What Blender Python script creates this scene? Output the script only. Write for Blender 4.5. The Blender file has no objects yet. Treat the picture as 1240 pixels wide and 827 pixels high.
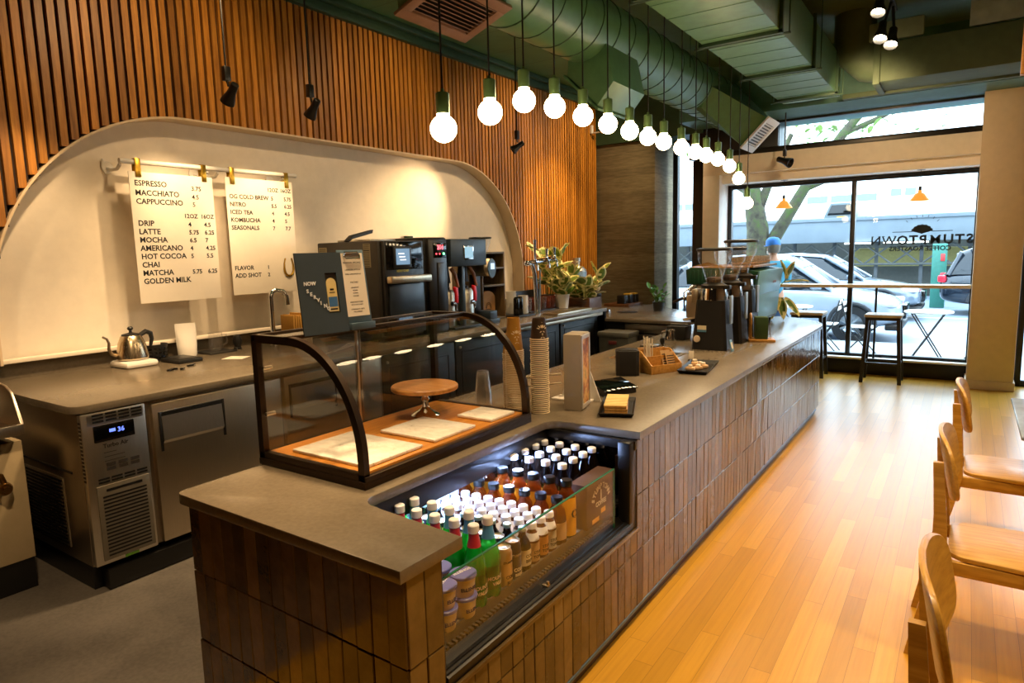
import bpy, bmesh, math, random
from mathutils import Vector, Matrix
random.seed(7)
SC = bpy.context.scene
COL = SC.collection
PI = math.pi

# ------------------------------------------------------------------ camera
yaw, pitch, roll, FPX = -0.59994, -0.134629, -0.025124, 805.36
fw = Vector((math.sin(yaw)*math.cos(pitch), math.cos(yaw)*math.cos(pitch), math.sin(pitch)))
r0 = Vector((math.cos(yaw), -math.sin(yaw), 0)); u0 = r0.cross(fw)
rt = math.cos(roll)*r0 + math.sin(roll)*u0
up = -math.sin(roll)*r0 + math.cos(roll)*u0
cd = bpy.data.cameras.new('camera'); cam = bpy.data.objects.new('camera', cd); COL.objects.link(cam)
cam.matrix_world = Matrix(((rt.x, up.x, -fw.x, 0), (rt.y, up.y, -fw.y, 0), (rt.z, up.z, -fw.z, 1.70), (0, 0, 0, 1)))
cd.sensor_width = 36; cd.lens = FPX/1240*36; cd.clip_start = .02; cd.clip_end = 300
SC.camera = cam

# ------------------------------------------------------------------ view, sky, large lights
SC.view_settings.view_transform = 'Standard'; SC.view_settings.look = 'None'
SC.view_settings.gamma = 1; SC.view_settings.use_curve_mapping = False
SC.view_settings.exposure = 1.35
SC.cycles.use_denoising = True
SC.cycles.max_bounces = 8; SC.cycles.diffuse_bounces = 4; SC.cycles.glossy_bounces = 4
SC.cycles.transmission_bounces = 6; SC.cycles.transparent_max_bounces = 24
SC.cycles.caustics_reflective = False; SC.cycles.caustics_refractive = False
SC.cycles.sample_clamp_indirect = 6.0
W = bpy.data.worlds.new('overcast_sky'); SC.world = W; W.use_nodes = True
bg = W.node_tree.nodes['Background']; bg.inputs[0].default_value = (.70, .86, 1, 1); bg.inputs[1].default_value = 3.6

WARM = (1.0, .665, .345); WARM2 = (1.0, .72, .42); COOL = (.38, .54, 1.0)
def lamp(name, kind, loc, power, color, aim=None, size=.1, size_y=None, angle=60, blend=.6, parent=None):
    d = bpy.data.lights.new(name, kind); d.energy = power; d.color = color
    o = bpy.data.objects.new(name, d); COL.objects.link(o); o.location = loc
    if kind == 'AREA':
        d.size = size
        if size_y: d.shape = 'RECTANGLE'; d.size_y = size_y
    else: d.shadow_soft_size = size
    if kind == 'SPOT': d.spot_size = math.radians(angle); d.spot_blend = blend
    if aim is not None: o.rotation_euler = (Vector(aim)-Vector(loc)).to_track_quat('-Z', 'Y').to_euler()
    if parent:
        o.parent = parent; o.matrix_parent_inverse = Matrix.Translation(-parent.location)
    return o
# shop floor ceiling lights without modelled heads, then added fill spots
for x, y, p in ((-.15, 1.5, 120), (-.2, 3.6, 130), (-.3, 5.8, 110), (1.4, 2.8, 110), (1.4, 5.6, 90)):
    lamp('unseen_spot', 'SPOT', (x, y, 3.7), p, WARM, (x-.1, y, 0), .08, angle=95, blend=.8)
for x, y, p in ((-3.15, 3.4, 70), (-3.1, 6.6, 80)):
    lamp('bar_fill_spot', 'SPOT', (x, y, 3.6), p, WARM, (x+.1, y+.1, 0), .08, angle=100, blend=.8)  # unseen general fill added over the bar

for y, p in ((.2, 60), (2.6, 28), (4.8, 26), (6.8, 42), (8.6, 58)):      # unseen spots added to brighten the slat wall
    lamp('slat_fill_spot', 'SPOT', (-3.2, y, 3.72), p, WARM, (-4.74, y+.1, 2.7), .08, angle=90, blend=.9)
lamp('bar_fill_spot', 'SPOT', (-2.1, .7, 3.0), 75, WARM, (-3.75, 1.75, .5), .08, angle=52, blend=.8)  # added fill without a fixture, brightens the steel fridge front
lamp('bar_fill_spot', 'SPOT', (-2.2, 1.65, 3.1), 125, WARM, (-2.05, 1.2, .9), .08, angle=46, blend=.9)  # added fill that lifts the near end of the counter top
lamp('bar_fill_spot', 'SPOT', (-3.35, 2.3, 3.2), 130, WARM, (-4.15, 2.1, .99), .08, angle=56, blend=.9)  # added fill that lifts the back worktop
lamp('unseen_spot', 'SPOT', (-1.75, 1.45, 3.1), 42, WARM, (-1.9, 1.95, .95), .08, angle=42, blend=.8)  # added fill aimed into the glass case
lamp('unseen_spot', 'SPOT', (-.9, 7.0, 3.12), 34, WARM, (-1.0, 9.3, 2.6), .08, angle=100, blend=.9)  # added fill for the window bay fascia, no fixture here
lamp('bar_fill_spot', 'SPOT', (-3.0, 9.0, 3.2), 10, WARM, (-4.3, 9.3, 1.4), .08, angle=90, blend=.9)  # weak added fill on the concrete pier

# ------------------------------------------------------------------ helpers
class MB:
    def __init__(s): s.v = []; s.f = []; s.m = []
    def add(s, vs, fs, m=0, M=None):
        b = len(s.v)
        for p in vs:
            p = Vector(p)
            s.v.append(M @ p if M is not None else p)
        for f in fs: s.f.append([i+b for i in f]); s.m.append(m)
        return s
    def bm(s, bm, m=0, M=None):
        bm.verts.ensure_lookup_table(); bm.verts.index_update()
        s.add([v.co.copy() for v in bm.verts], [[v.index for v in f.verts] for f in bm.faces], m, M); bm.free(); return s
    def box(s, x0, x1, y0, y1, z0, z1, bev=0, m=0, M=None, seg=2):
        c = [(x, y, z) for z in (z0, z1) for y in (y0, y1) for x in (x0, x1)]
        F = [(0, 2, 3, 1), (4, 5, 7, 6), (0, 1, 5, 4), (2, 6, 7, 3), (0, 4, 6, 2), (1, 3, 7, 5)]
        if bev <= 0: return s.add(c, F, m, M)
        bm = bmesh.new(); vs = [bm.verts.new(p) for p in c]
        for f in F: bm.faces.new([vs[i] for i in f])
        bmesh.ops.bevel(bm, geom=bm.edges[:], offset=bev, segments=seg, affect='EDGES', profile=.5)
        return s.bm(bm, m, M)
    def cbox(s, c, d, bev=0, m=0, M=None):
        return s.box(c[0]-d[0]/2, c[0]+d[0]/2, c[1]-d[1]/2, c[1]+d[1]/2, c[2]-d[2]/2, c[2]+d[2]/2, bev, m, M)
    def prism(s, pts, axis, a, b, bev=0, m=0, M=None):
        def P(p, t):
            return (t, p[0], p[1]) if axis == 'x' else ((p[0], t, p[1]) if axis == 'y' else (p[0], p[1], t))
        n = len(pts); vs = [P(p, a) for p in pts]+[P(p, b) for p in pts]
        F = [list(range(n))[::-1], list(range(n, 2*n))]+[[i, (i+1) % n, n+(i+1) % n, n+i] for i in range(n)]
        if bev <= 0: return s.add(vs, F, m, M)
        bm = bmesh.new(); V = [bm.verts.new(p) for p in vs]
        for f in F: bm.faces.new([V[i] for i in f])
        bmesh.ops.recalc_face_normals(bm, faces=bm.faces[:])
        rim = [e for e in bm.edges if all(len(f.verts) > 4 or n == 4 for f in e.link_faces) or any(len(f.verts) == n for f in e.link_faces)]
        bmesh.ops.bevel(bm, geom=rim, offset=bev, segments=2, affect='EDGES', profile=.5)
        return s.bm(bm, m, M)
    def lathe(s, prof, c=(0, 0, 0), seg=24, m=0, M=None, a0=0, a1=2*PI):
        full = abs(a1-a0-2*PI) < 1e-6; n = seg if full else seg+1
        vs = []; fs = []
        for r, z in prof:
            for k in range(n):
                a = a0+(a1-a0)*k/seg; vs.append((c[0]+r*math.cos(a), c[1]+r*math.sin(a), c[2]+z))
        for i in range(len(prof)-1):
            for k in range(seg):
                k2 = (k+1) % n; q = [i*n+k, i*n+k2, (i+1)*n+k2, (i+1)*n+k]
                if prof[i][0] < 1e-6: q = [q[0], q[2], q[3]]
                elif prof[i+1][0] < 1e-6: q = [q[0], q[1], q[2]]
                fs.append(q)
        return s.add(vs, fs, m, M)
    def cyl(s, p0, p1, r0, r1=None, seg=16, m=0, M=None):
        return s.tube([p0, p1], [r0, r0 if r1 is None else r1], seg, m, M)
    def tube(s, pts, r, seg=8, m=0, M=None, caps=True, closed=False):
        pts = [Vector(p) for p in pts]; n = len(pts)
        R = r if isinstance(r, (list, tuple)) else [r]*n
        T = []
        for i in range(n):
            a = pts[i-1] if (i > 0 or closed) else pts[i]; b = pts[(i+1) % n] if (i < n-1 or closed) else pts[i]
            T.append((b-a).normalized())
        ref = Vector((0, 0, 1)) if abs(T[0].z) < .9 else Vector((1, 0, 0))
        nx = T[0].cross(ref).normalized(); vs = []; fs = []
        for i in range(n):
            nx = (nx - T[i]*nx.dot(T[i])).normalized(); ny = T[i].cross(nx)
            for k in range(seg):
                a = 2*PI*k/seg; vs.append(pts[i]+R[i]*(math.cos(a)*nx+math.sin(a)*ny))
        for i in range(n if closed else n-1):
            j = (i+1) % n
            for k in range(seg): fs.append([i*seg+k, i*seg+(k+1) % seg, j*seg+(k+1) % seg, j*seg+k])
        if caps and not closed: fs.append(list(range(seg))[::-1]); fs.append([(n-1)*seg+k for k in range(seg)])
        return s.add(vs, fs, m, M)
    def ball(s, c, r, m=0, sub=3, sc=(1, 1, 1), M=None):
        bm = bmesh.new(); bmesh.ops.create_icosphere(bm, subdivisions=sub, radius=1)
        for v in bm.verts: v.co = Vector((c[0]+v.co.x*r*sc[0], c[1]+v.co.y*r*sc[1], c[2]+v.co.z*r*sc[2]))
        return s.bm(bm, m, M)
    def loft(s, rings, m=0, caps=True, M=None, closed=True):
        n = len(rings[0]); vs = [p for r in rings for p in r]; fs = []
        for i in range(len(rings)-1):
            for k in range(n if closed else n-1):
                fs.append([i*n+k, i*n+(k+1) % n, (i+1)*n+(k+1) % n, (i+1)*n+k])
        if caps: fs.append(list(range(n))[::-1]); fs.append([(len(rings)-1)*n+k for k in range(n)])
        return s.add(vs, fs, m, M)
    def text(s, body, size, M, m=0, align='LEFT', bold=0, ext=.0006, cyl=None, mirror_serif=False):
        c = bpy.data.curves.new('lettering', 'FONT'); c.body = body; c.size = size; c.align_x = align
        c.offset = bold*size; c.extrude = ext; c.resolution_u = 2
        o = bpy.data.objects.new('lettering', c); COL.objects.link(o)
        me = o.evaluated_get(bpy.context.evaluated_depsgraph_get()).to_mesh()
        vs = [v.co.copy() for v in me.vertices]; fs = [list(p.vertices) for p in me.polygons]
        bpy.data.objects.remove(o); bpy.data.curves.remove(c)
        if cyl:     # wrap round a vertical cylinder of radius cyl facing local +x
            vs = [Vector(((cyl+v.z)*math.cos(v.x/cyl), (cyl+v.z)*math.sin(v.x/cyl), v.y)) for v in vs]
        return s.add(vs, fs, m, M)
    def build(s, name, mats, parent=None, world=False, sharp=35, kind=None):
        if not isinstance(mats, (list, tuple)): mats = [mats]
        off = Vector((0, 0, 0))
        if parent is None:
            xs = [v.x for v in s.v]; ys = [v.y for v in s.v]; zs = [v.z for v in s.v]
            off = Vector(((min(xs)+max(xs))/2, (min(ys)+max(ys))/2, min(zs)))
        elif world:
            p = parent
            while p is not None: off = off+p.location; p = p.parent
        me = bpy.data.meshes.new(name)
        me.from_pydata([tuple(v-off) for v in s.v], [], s.f)
        for mt in mats: me.materials.append(mt)
        me.polygons.foreach_set('material_index', s.m)
        bm = bmesh.new(); bm.from_mesh(me); bmesh.ops.recalc_face_normals(bm, faces=bm.faces[:]); bm.to_mesh(me); bm.free()
        me.polygons.foreach_set('use_smooth', [True]*len(me.polygons))
        me.set_sharp_from_angle(angle=math.radians(sharp))
        o = bpy.data.objects.new(name, me); COL.objects.link(o)
        if parent is None: o.location = off
        else: o.parent = parent
        if kind: o['kind'] = kind
        return o

def tag(o, label, cat, group=None):
    o['label'] = label; o['category'] = cat
    if group: o['group'] = group
    return o
def thing(name, label, cat, loc=(0, 0, 0), rz=0, group=None):
    o = bpy.data.objects.new(name, None); COL.objects.link(o); o.location = loc; o.rotation_euler = (0, 0, rz)
    o.empty_display_size = .05
    return tag(o, label, cat, group)
def kids(o): return [c for c in bpy.data.objects if c.parent == o]
def dup(root, loc, label, rz=None, group=None):
    r = root.copy(); COL.objects.link(r); r.location = loc
    if rz is not None: r.rotation_euler = (0, 0, rz)
    r['label'] = label
    if group: r['group'] = group
    for ch in list(root.children):
        c = ch.copy(); COL.objects.link(c); c.parent = r
        for g in list(ch.children):
            d = g.copy(); COL.objects.link(d); d.parent = c
    return r
def axes(o, x, y):
    x = Vector(x).normalized(); y = Vector(y).normalized(); z = x.cross(y); o = Vector(o)
    return Matrix(((x.x, y.x, z.x, o.x), (x.y, y.y, z.y, o.y), (x.z, y.z, z.z, o.z), (0, 0, 0, 1)))
def T(x, y, z): return Matrix.Translation((x, y, z))
def RZ(a): return Matrix.Rotation(a, 4, 'Z')
def RX(a): return Matrix.Rotation(a, 4, 'X')
def RY(a): return Matrix.Rotation(a, 4, 'Y')
ORD = ['zeroth', 'first', 'second', 'third', 'fourth', 'fifth', 'sixth', 'seventh', 'eighth', 'ninth', 'tenth', 'eleventh', 'twelfth', 'thirteenth', 'fourteenth', 'fifteenth', 'sixteenth', 'seventeenth', 'eighteenth', 'nineteenth']
TENS = {20: 'twent', 30: 'thirt', 40: 'fort'}
def nth(n):
    if n < 20: return ORD[n]
    t = TENS[n//10*10]
    return t+'ieth' if n % 10 == 0 else t+'y-'+ORD[n % 10]
def arc(cx, cy, r, a0, a1, n=10):
    return [(cx+r*math.cos(math.radians(a0+(a1-a0)*i/n)), cy+r*math.sin(math.radians(a0+(a1-a0)*i/n))) for i in range(n+1)]

# ------------------------------------------------------------------ materials
def lin(h):
    h = h.lstrip('#'); o = []
    for i in (0, 2, 4):
        c = int(h[i:i+2], 16)/255; o.append(c/12.92 if c <= .04045 else ((c+.055)/1.055)**2.4)
    return tuple(o)
def rgb(c): return lin(c) if isinstance(c, str) else tuple(c)
class N:
    def __init__(s, name):
        s.mat = bpy.data.materials.new(name); s.mat.use_nodes = True; s.t = s.mat.node_tree
        s.b = s.t.nodes['Principled BSDF']; s.out = s.t.nodes['Material Output']
    def n(s, typ, **k):
        x = s.t.nodes.new(typ)
        for a, b in k.items(): setattr(x, a, b)
        return x
    def link(s, a, b): s.t.links.new(a, b)
    def put(s, sock, v):
        if isinstance(v, bpy.types.NodeSocket): s.link(v, sock)
        elif isinstance(v, (tuple, list)) and len(v) == 3 and sock.type == 'RGBA': sock.default_value = (*v, 1)
        else: sock.default_value = v
    def math(s, op, a, b=None, c=None):
        x = s.n('ShaderNodeMath', operation=op); s.put(x.inputs[0], a)
        if b is not None: s.put(x.inputs[1], b)
        if c is not None: s.put(x.inputs[2], c)
        return x.outputs[0]
    def obj(s): return s.n('ShaderNodeTexCoord').outputs['Object']
    def xyz(s, v):
        x = s.n('ShaderNodeSeparateXYZ'); s.link(v, x.inputs[0]); return x.outputs
    def vec(s, x, y, z):
        c = s.n('ShaderNodeCombineXYZ'); s.put(c.inputs[0], x); s.put(c.inputs[1], y); s.put(c.inputs[2], z); return c.outputs[0]
    def scale(s, v, sc):
        m = s.n('ShaderNodeMapping'); s.link(v, m.inputs[0]); m.inputs['Scale'].default_value = sc; return m.outputs[0]
    def noise(s, v, scale=5, detail=4, rough=.55):
        x = s.n('ShaderNodeTexNoise'); s.link(v, x.inputs['Vector']); x.inputs['Scale'].default_value = scale
        x.inputs['Detail'].default_value = detail; x.inputs['Roughness'].default_value = rough; return x.outputs[0]
    def white(s, v):
        x = s.n('ShaderNodeTexWhiteNoise'); s.link(v, x.inputs[0]); return x.outputs['Value']
    def ramp(s, fac, stops):
        x = s.n('ShaderNodeValToRGB'); s.put(x.inputs[0], fac); e = x.color_ramp.elements
        while len(e) < len(stops): e.new(.5)
        for i, (p, c) in enumerate(stops): e[i].position = p; e[i].color = (*rgb(c), 1)
        return x.outputs[0]
    def mix(s, fac, a, b, typ='MIX'):
        x = s.n('ShaderNodeMix', data_type='RGBA', blend_type=typ); s.put(x.inputs[0], fac); s.put(x.inputs[6], a); s.put(x.inputs[7], b); return x.outputs[2]
    def bump(s, h, strength=.3, dist=.01):
        x = s.n('ShaderNodeBump'); s.link(h, x.inputs['Height']); x.inputs['Strength'].default_value = strength; x.inputs['Distance'].default_value = dist
        s.link(x.outputs[0], s.b.inputs['Normal']); return s
    def island(s): return s.n('ShaderNodeNewGeometry').outputs['Random Per Island']
def M_(name, col, rough=.5, metal=0, var=.06, scale=12, bump=0, spec=.5, emit=None, es=0, coat=0, trans=0, aniso=0):
    k = N(name); c = rgb(col)
    if var > 0:
        f = k.noise(k.obj(), scale, 5)
        k.link(k.ramp(f, [(.3, tuple(max(0, v*(1-var*2)) for v in c)), (.7, tuple(min(1, v*(1+var*2)) for v in c))]), k.b.inputs['Base Color'])
        if bump: k.bump(f, bump, .004)
    else: k.b.inputs['Base Color'].default_value = (*c, 1)
    k.b.inputs['Roughness'].default_value = rough; k.b.inputs['Metallic'].default_value = metal
    k.b.inputs['Specular IOR Level'].default_value = spec
    if coat: k.b.inputs['Coat Weight'].default_value = coat; k.b.inputs['Coat Roughness'].default_value = .08
    if trans: k.b.inputs['Transmission Weight'].default_value = trans
    if emit is not None: k.b.inputs['Emission Color'].default_value = (*rgb(emit), 1); k.b.inputs['Emission Strength'].default_value = es
    return k.mat
def GLASS(name, tint=(1, 1, 1), refl=.08, rough=.02, body=None, bodyfac=0):
    k = N(name); t = k.t
    tr = k.n('ShaderNodeBsdfTransparent'); tr.inputs[0].default_value = (*tint, 1)
    gl = k.n('ShaderNodeBsdfGlossy'); gl.inputs['Roughness'].default_value = rough
    lw = k.n('ShaderNodeLayerWeight'); lw.inputs[0].default_value = .5
    fac = k.math('MULTIPLY_ADD', k.math('POWER', lw.outputs['Facing'], 4.5), .75, refl*.45)
    base = tr.outputs[0]
    if body:
        df = k.n('ShaderNodeBsdfDiffuse'); df.inputs[0].default_value = (*rgb(body), 1)
        tl = k.n('ShaderNodeBsdfTranslucent'); tl.inputs[0].default_value = (*rgb(body), 1)
        a = k.n('ShaderNodeMixShader'); a.inputs[0].default_value = .5; k.link(df.outputs[0], a.inputs[1]); k.link(tl.outputs[0], a.inputs[2])
        c = k.n('ShaderNodeMixShader'); c.inputs[0].default_value = bodyfac; k.link(base, c.inputs[1]); k.link(a.outputs[0], c.inputs[2]); base = c.outputs[0]
    mx = k.n('ShaderNodeMixShader'); k.link(k.math('MINIMUM', fac, .9), mx.inputs[0]); k.link(base, mx.inputs[1]); k.link(gl.outputs[0], mx.inputs[2])
    k.link(mx.outputs[0], k.out.inputs[0]); t.nodes.remove(k.b)
    return k.mat
def EMIT(name, col, s):
    k = N(name); k.b.inputs['Base Color'].default_value = (*rgb(col), 1)
    k.b.inputs['Emission Color'].default_value = (*rgb(col), 1); k.b.inputs['Emission Strength'].default_value = s; return k.mat

def wood(name, dark, mid, light, axis=1, rough=.4, sc=1, island=False, coat=0):
    k = N(name); v = k.obj()
    s3 = [9*sc]*3; s3[axis] = .7*sc
    g = k.noise(k.scale(v, tuple(s3)), 6, 6, .6)
    col = k.ramp(g, [(.25, dark), (.5, mid), (.75, light)])
    if island:
        col = k.mix(1, col, k.ramp(k.island(), [(0, (.62, .58, .52)), (.5, (.95, .93, .9)), (1, (1.25, 1.2, 1.1))]), 'MULTIPLY')
    k.link(col, k.b.inputs['Base Color']); k.b.inputs['Roughness'].default_value = rough
    if coat: k.b.inputs['Coat Weight'].default_value = coat; k.b.inputs['Coat Roughness'].default_value = .15
    k.bump(g, .08, .002); return k.mat
def floor_oak():
    k = N('oak_planks'); x, y, z = k.xyz(k.obj())
    pw = .083; row = k.math('FLOOR', k.math('DIVIDE', x, pw)); fx = k.math('FRACT', k.math('DIVIDE', x, pw))
    off = k.white(k.vec(row, 3.1, 0)); yy = k.math('ADD', k.math('DIVIDE', y, 1.15), k.math('MULTIPLY', off, 7.0))
    iy = k.math('FLOOR', yy); fy = k.math('FRACT', yy)
    rid = k.white(k.vec(row, iy, 1.7))
    base = k.ramp(rid, [(0, '#b38628'), (.35, '#bc8c2a'), (.7, '#c4932f'), (1, '#cc9c3a')])
    g = k.noise(k.vec(k.math('MULTIPLY', x, 30), k.math('ADD', k.math('MULTIPLY', y, .9), k.math('MULTIPLY', rid, 30)), rid), 2.2, 7, .62)
    base = k.mix(1, base, k.ramp(g, [(.25, (.86, .83, .78)), (.55, (1, 1, 1)), (.8, (1.07, 1.06, 1.03))]), 'MULTIPLY')
    seam = k.math('MAXIMUM', k.math('LESS_THAN', fx, .022), k.math('LESS_THAN', fy, .0022))
    base = k.mix(k.math('MULTIPLY', seam, .55), base, lin('#4a2b12'))
    k.link(base, k.b.inputs['Base Color'])
    k.link(k.math('MULTIPLY_ADD', g, .08, .27), k.b.inputs['Roughness'])
    k.b.inputs['Specular IOR Level'].default_value = .5
    k.bump(k.math('SUBTRACT', k.math('MULTIPLY', g, .25), seam), .12, .002); return k.mat
def stone(name, a, b, rough=.3):
    k = N(name); v = k.obj(); n1 = k.noise(v, 3, 3, .5); n2 = k.noise(v, 55, 5, .6)
    c = k.ramp(k.math('MULTIPLY_ADD', n2, .45, k.math('MULTIPLY', n1, .55)), [(.35, a), (.65, b)])
    k.link(c, k.b.inputs['Base Color']); k.b.inputs['Roughness'].default_value = rough; return k.mat
def tiles():
    k = N('glazed_tile'); v = k.obj(); n1 = k.noise(v, 14, 5, .6); n2 = k.noise(v, 5, 3)
    r = k.island()
    c = k.ramp(r, [(0, '#463822'), (.5, '#5d4a2b'), (1, '#745e38')])
    c = k.mix(1, c, k.ramp(n1, [(.3, (.75, .75, .72)), (.7, (1.2, 1.18, 1.12))]), 'MULTIPLY')
    k.link(c, k.b.inputs['Base Color']); k.b.inputs['Roughness'].default_value = .12
    k.bump(k.math('ADD', k.math('MULTIPLY', n1, .5), n2), .35, .006); return k.mat
def brushed(name, col, rough=.3, axis=2):
    k = N(name); s3 = [60, 60, 60]; s3[axis] = 1.2
    g = k.noise(k.scale(k.obj(), tuple(s3)), 6, 3)
    c = rgb(col); k.link(k.ramp(g, [(.3, tuple(v*.88 for v in c)), (.7, c)]), k.b.inputs['Base Color'])
    k.b.inputs['Metallic'].default_value = 1; k.link(k.math('MULTIPLY_ADD', g, .15, rough-.07), k.b.inputs['Roughness']); return k.mat
def board_lines(name, col, pitch, axis, rough=.6, line=.012):
    k = N(name); o = k.xyz(k.obj())[axis]; f = k.math('FRACT', k.math('DIVIDE', o, pitch))
    s = k.math('LESS_THAN', f, line/pitch); c = rgb(col); n = k.noise(k.obj(), 3, 4)
    cc = k.ramp(n, [(.3, tuple(v*.85 for v in c)), (.7, tuple(v*1.12 for v in c))])
    k.link(k.mix(k.math('MULTIPLY', s, .6), cc, tuple(v*.35 for v in c)), k.b.inputs['Base Color']); k.b.inputs['Roughness'].default_value = rough; return k.mat

OAKF = floor_oak()
SLAT = wood('oak_slat', '#8c5b1c', '#b27628', '#c98f38', 2, .42, 1, True)
SLATBACK = M_('dark_slat_backing', '#2a190b', .8)
OAK = wood('oak', '#96642a', '#b98640', '#cb9a54', 0, .35, 1, False, .15)
BAMBOO = wood('bamboo', '#a5742f', '#c4924a', '#d6a863', 1, .4, 1.4)
KICK = wood('dark_oak', '#2c1a0c', '#40270f', '#513316', 1, .45)
WALNUT = wood('walnut', '#3b2412', '#5a3719', '#6e4724', 0, .45)
WHITE = M_('white_plaster', '#e6dccb', .75, var=.02, bump=.05)
CREAM = M_('cream_paint', '#d8c4a8', .6, var=.02)
STONE = stone('grey_stone', '#665c4d', '#776c5b', .27)
def board_concrete():
    k = N('board_marked_concrete'); z = k.xyz(k.obj())[2]; n1 = k.noise(k.scale(k.obj(), (3, 3, 26)), 2, 6, .6)
    r = k.white(k.vec(k.math('FLOOR', k.math('DIVIDE', z, .115)), 1.3, 0))
    c = k.ramp(n1, [(.3, '#5d563f'), (.7, '#7d745a')]); c = k.mix(1, c, k.ramp(r, [(0, (.85, .85, .85)), (1, (1.12, 1.12, 1.12))]), 'MULTIPLY')
    k.link(c, k.b.inputs['Base Color']); k.b.inputs['Roughness'].default_value = .85; k.bump(n1, .25, .01); return k.mat
CONC = board_concrete()
CONCD = stone('dark_concrete', '#55504a', '#716b64', .6)
TILE = tiles()
GROUT = M_('dark_grout', '#231f18', .9)
BLACK = M_('black_metal', '#0e0d0c', .38, .0, .02)
BLACKP = M_('black_plastic', '#141312', .45, 0, .02)
BLACKG = M_('black_gloss', '#060606', .08, 0, 0)
CHAR = M_('charcoal', '#22211f', .5)
BRONZE = M_('dark_bronze', '#3a2c1f', .38, .7, .03)
STEEL = brushed('brushed_steel', '#cbc3b5', .34)
STEELH = brushed('brushed_steel_flat', '#cfc0a6', .34, 2)
CHROME = M_('chrome', '#dcdcdc', .08, 1, 0)
GOLD = M_('brass', '#c29a3c', .28, 1, .03)
GREEN = board_lines('green_ceiling_paint', '#4f7a54', .61, 1)
GREEND = M_('dark_green_paint', '#2a4732', .55)
GREENDUCT = M_('green_duct_paint', '#4c7450', .4)
GREENS = M_('green_socket', '#5d7a4c', .35, .5, .02)
DARKCEIL = M_('dark_olive_ceiling', '#44543c', .7)
WARMLITG = M_('warm_lit_grille', '#7d5c48', .5)  # warm light on the near grille is put into its colour
GLS = GLASS('clear_glass', (.985, .99, .987), .06)
WGLS = GLASS('window_glass', (.93, .97, .985), .03)
CLEARP = GLASS('clear_plastic', (.96, .955, .95), .14, .06, '#e6e0d6', .07)
SMOKE = GLASS('smoky_plastic', (.62, .6, .57), .12, .08)
GEDGE = M_('green_glass_edge', '#1f6a4c', .2, 0, 0)
BULB = EMIT('warm_bulb', (1.0, .74, .42), 13.0)
NAVY = M_('slate_blue_board', '#32404a', .6, var=.03)
PAPER = M_('paper', '#e9e0d0', .7, var=.01)
INK = M_('black_ink', '#0b0a09', .6, var=0)
WHITEP = M_('white_plastic', '#e4e0d8', .4, var=.01)
MARBLE = None
def marble():
    k = N('white_marble'); v = k.obj(); n = k.noise(k.scale(v, (6, 14, 6)), 3, 9, .75); n2 = k.noise(v, 18, 6, .7)
    c = k.ramp(n, [(.32, '#9a9287'), (.40, '#e6dfd3'), (.6, '#f8f3ea')]); c = k.mix(.2, c, k.ramp(n2, [(.35, '#a89f92'), (.6, '#f2ece2')]))
    k.link(c, k.b.inputs['Base Color']); k.b.inputs['Roughness'].default_value = .25; return k.mat
MARBLE = marble()
# ------------------------------------------------------------------ the setting
XS, XN = -4.74, -4.90            # slat face, niche face
YW = 9.75                        # street window plane
m = MB(); m.box(-2.3, 4.0, -2.6, YW+.1, -.06, 0); m.build('floor', OAKF, kind='structure')
m = MB(); m.box(-4.95, -2.3, -2.6, 10.3, -.06, -.001); m.build('floor_bar', CONCD, kind='structure')
# slatted wall with the arched niche
def arch_z(y, y0=1.53, y1=7.22, top=2.70, r=1.30):
    if y <= y0 or y >= y1: return None
    if y < y0+r: return top-r+math.sqrt(max(0, r*r-(y0+r-y)**2))
    if y > y1-r: return top-r+math.sqrt(max(0, r*r-(y-y1+r)**2))
    return top
m = MB(); P_ = .0645; y = -2.6
while y < 9.33:
    zz_ = [arch_z(y+q) for q in (0, .021, .043)]; zz_ = [q for q in zz_ if q is not None]
    z0 = max(zz_)+.008 if zz_ else None; lo = 1.095 if z0 is None else z0
    m.box(XS-.028, XS+random.uniform(-.002, .002), y, min(y+.043, 9.345), lo, 3.80, m=0)
    zb = arch_z(y+P_/2); lob = 1.095 if zb is None else zb
    m.box(XN, XS-.026, y, min(y+P_, 9.35), max(lo, lob), 3.80, m=1)
    y += P_
wl = m.build('wall_left', [SLAT, SLATBACK], kind='structure')
# plaster niche: back face and curved reveal
m = MB(); m.box(XN-.08, XN, -2.6, 9.4, 0, 3.9); m.build('wall_niche', WHITE, kind='structure')
pts = []
n = 60
for i in range(n+1):
    a = 180-90*i/n; pts.append((2.83+1.30*math.cos(math.radians(a)), 1.40+1.30*math.sin(math.radians(a))))
for i in range(n+1):
    a = 90-90*i/n; pts.append((5.92+1.30*math.cos(math.radians(a)), 1.40+1.30*math.sin(math.radians(a))))
pts = [(1.53, 1.095)]+pts+[(7.22, 1.095)]
m = MB(); inn = [(p[0], p[1]) for p in pts]
def off(p):
    cx = min(max(p[0], 2.83), 5.92); cz = min(p[1], 1.40); d = Vector((p[0]-cx, p[1]-cz)); d = d.normalized() if d.length > 0 else Vector((0, 1)); return (p[0]+d.x*.014, p[1]+d.y*.014)
out = [off(p) for p in inn]
rings = []
for a, b in zip(inn, out):
    rings.append([(XN, a[0], a[1]), (XS+.004, a[0], a[1]), (XS+.004, b[0], b[1]), (XN, b[0], b[1])])
m.loft(rings); m.build('trim_1', M_('reveal_cream', '#d9c3a2', .6, var=.02), kind='structure')
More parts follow.
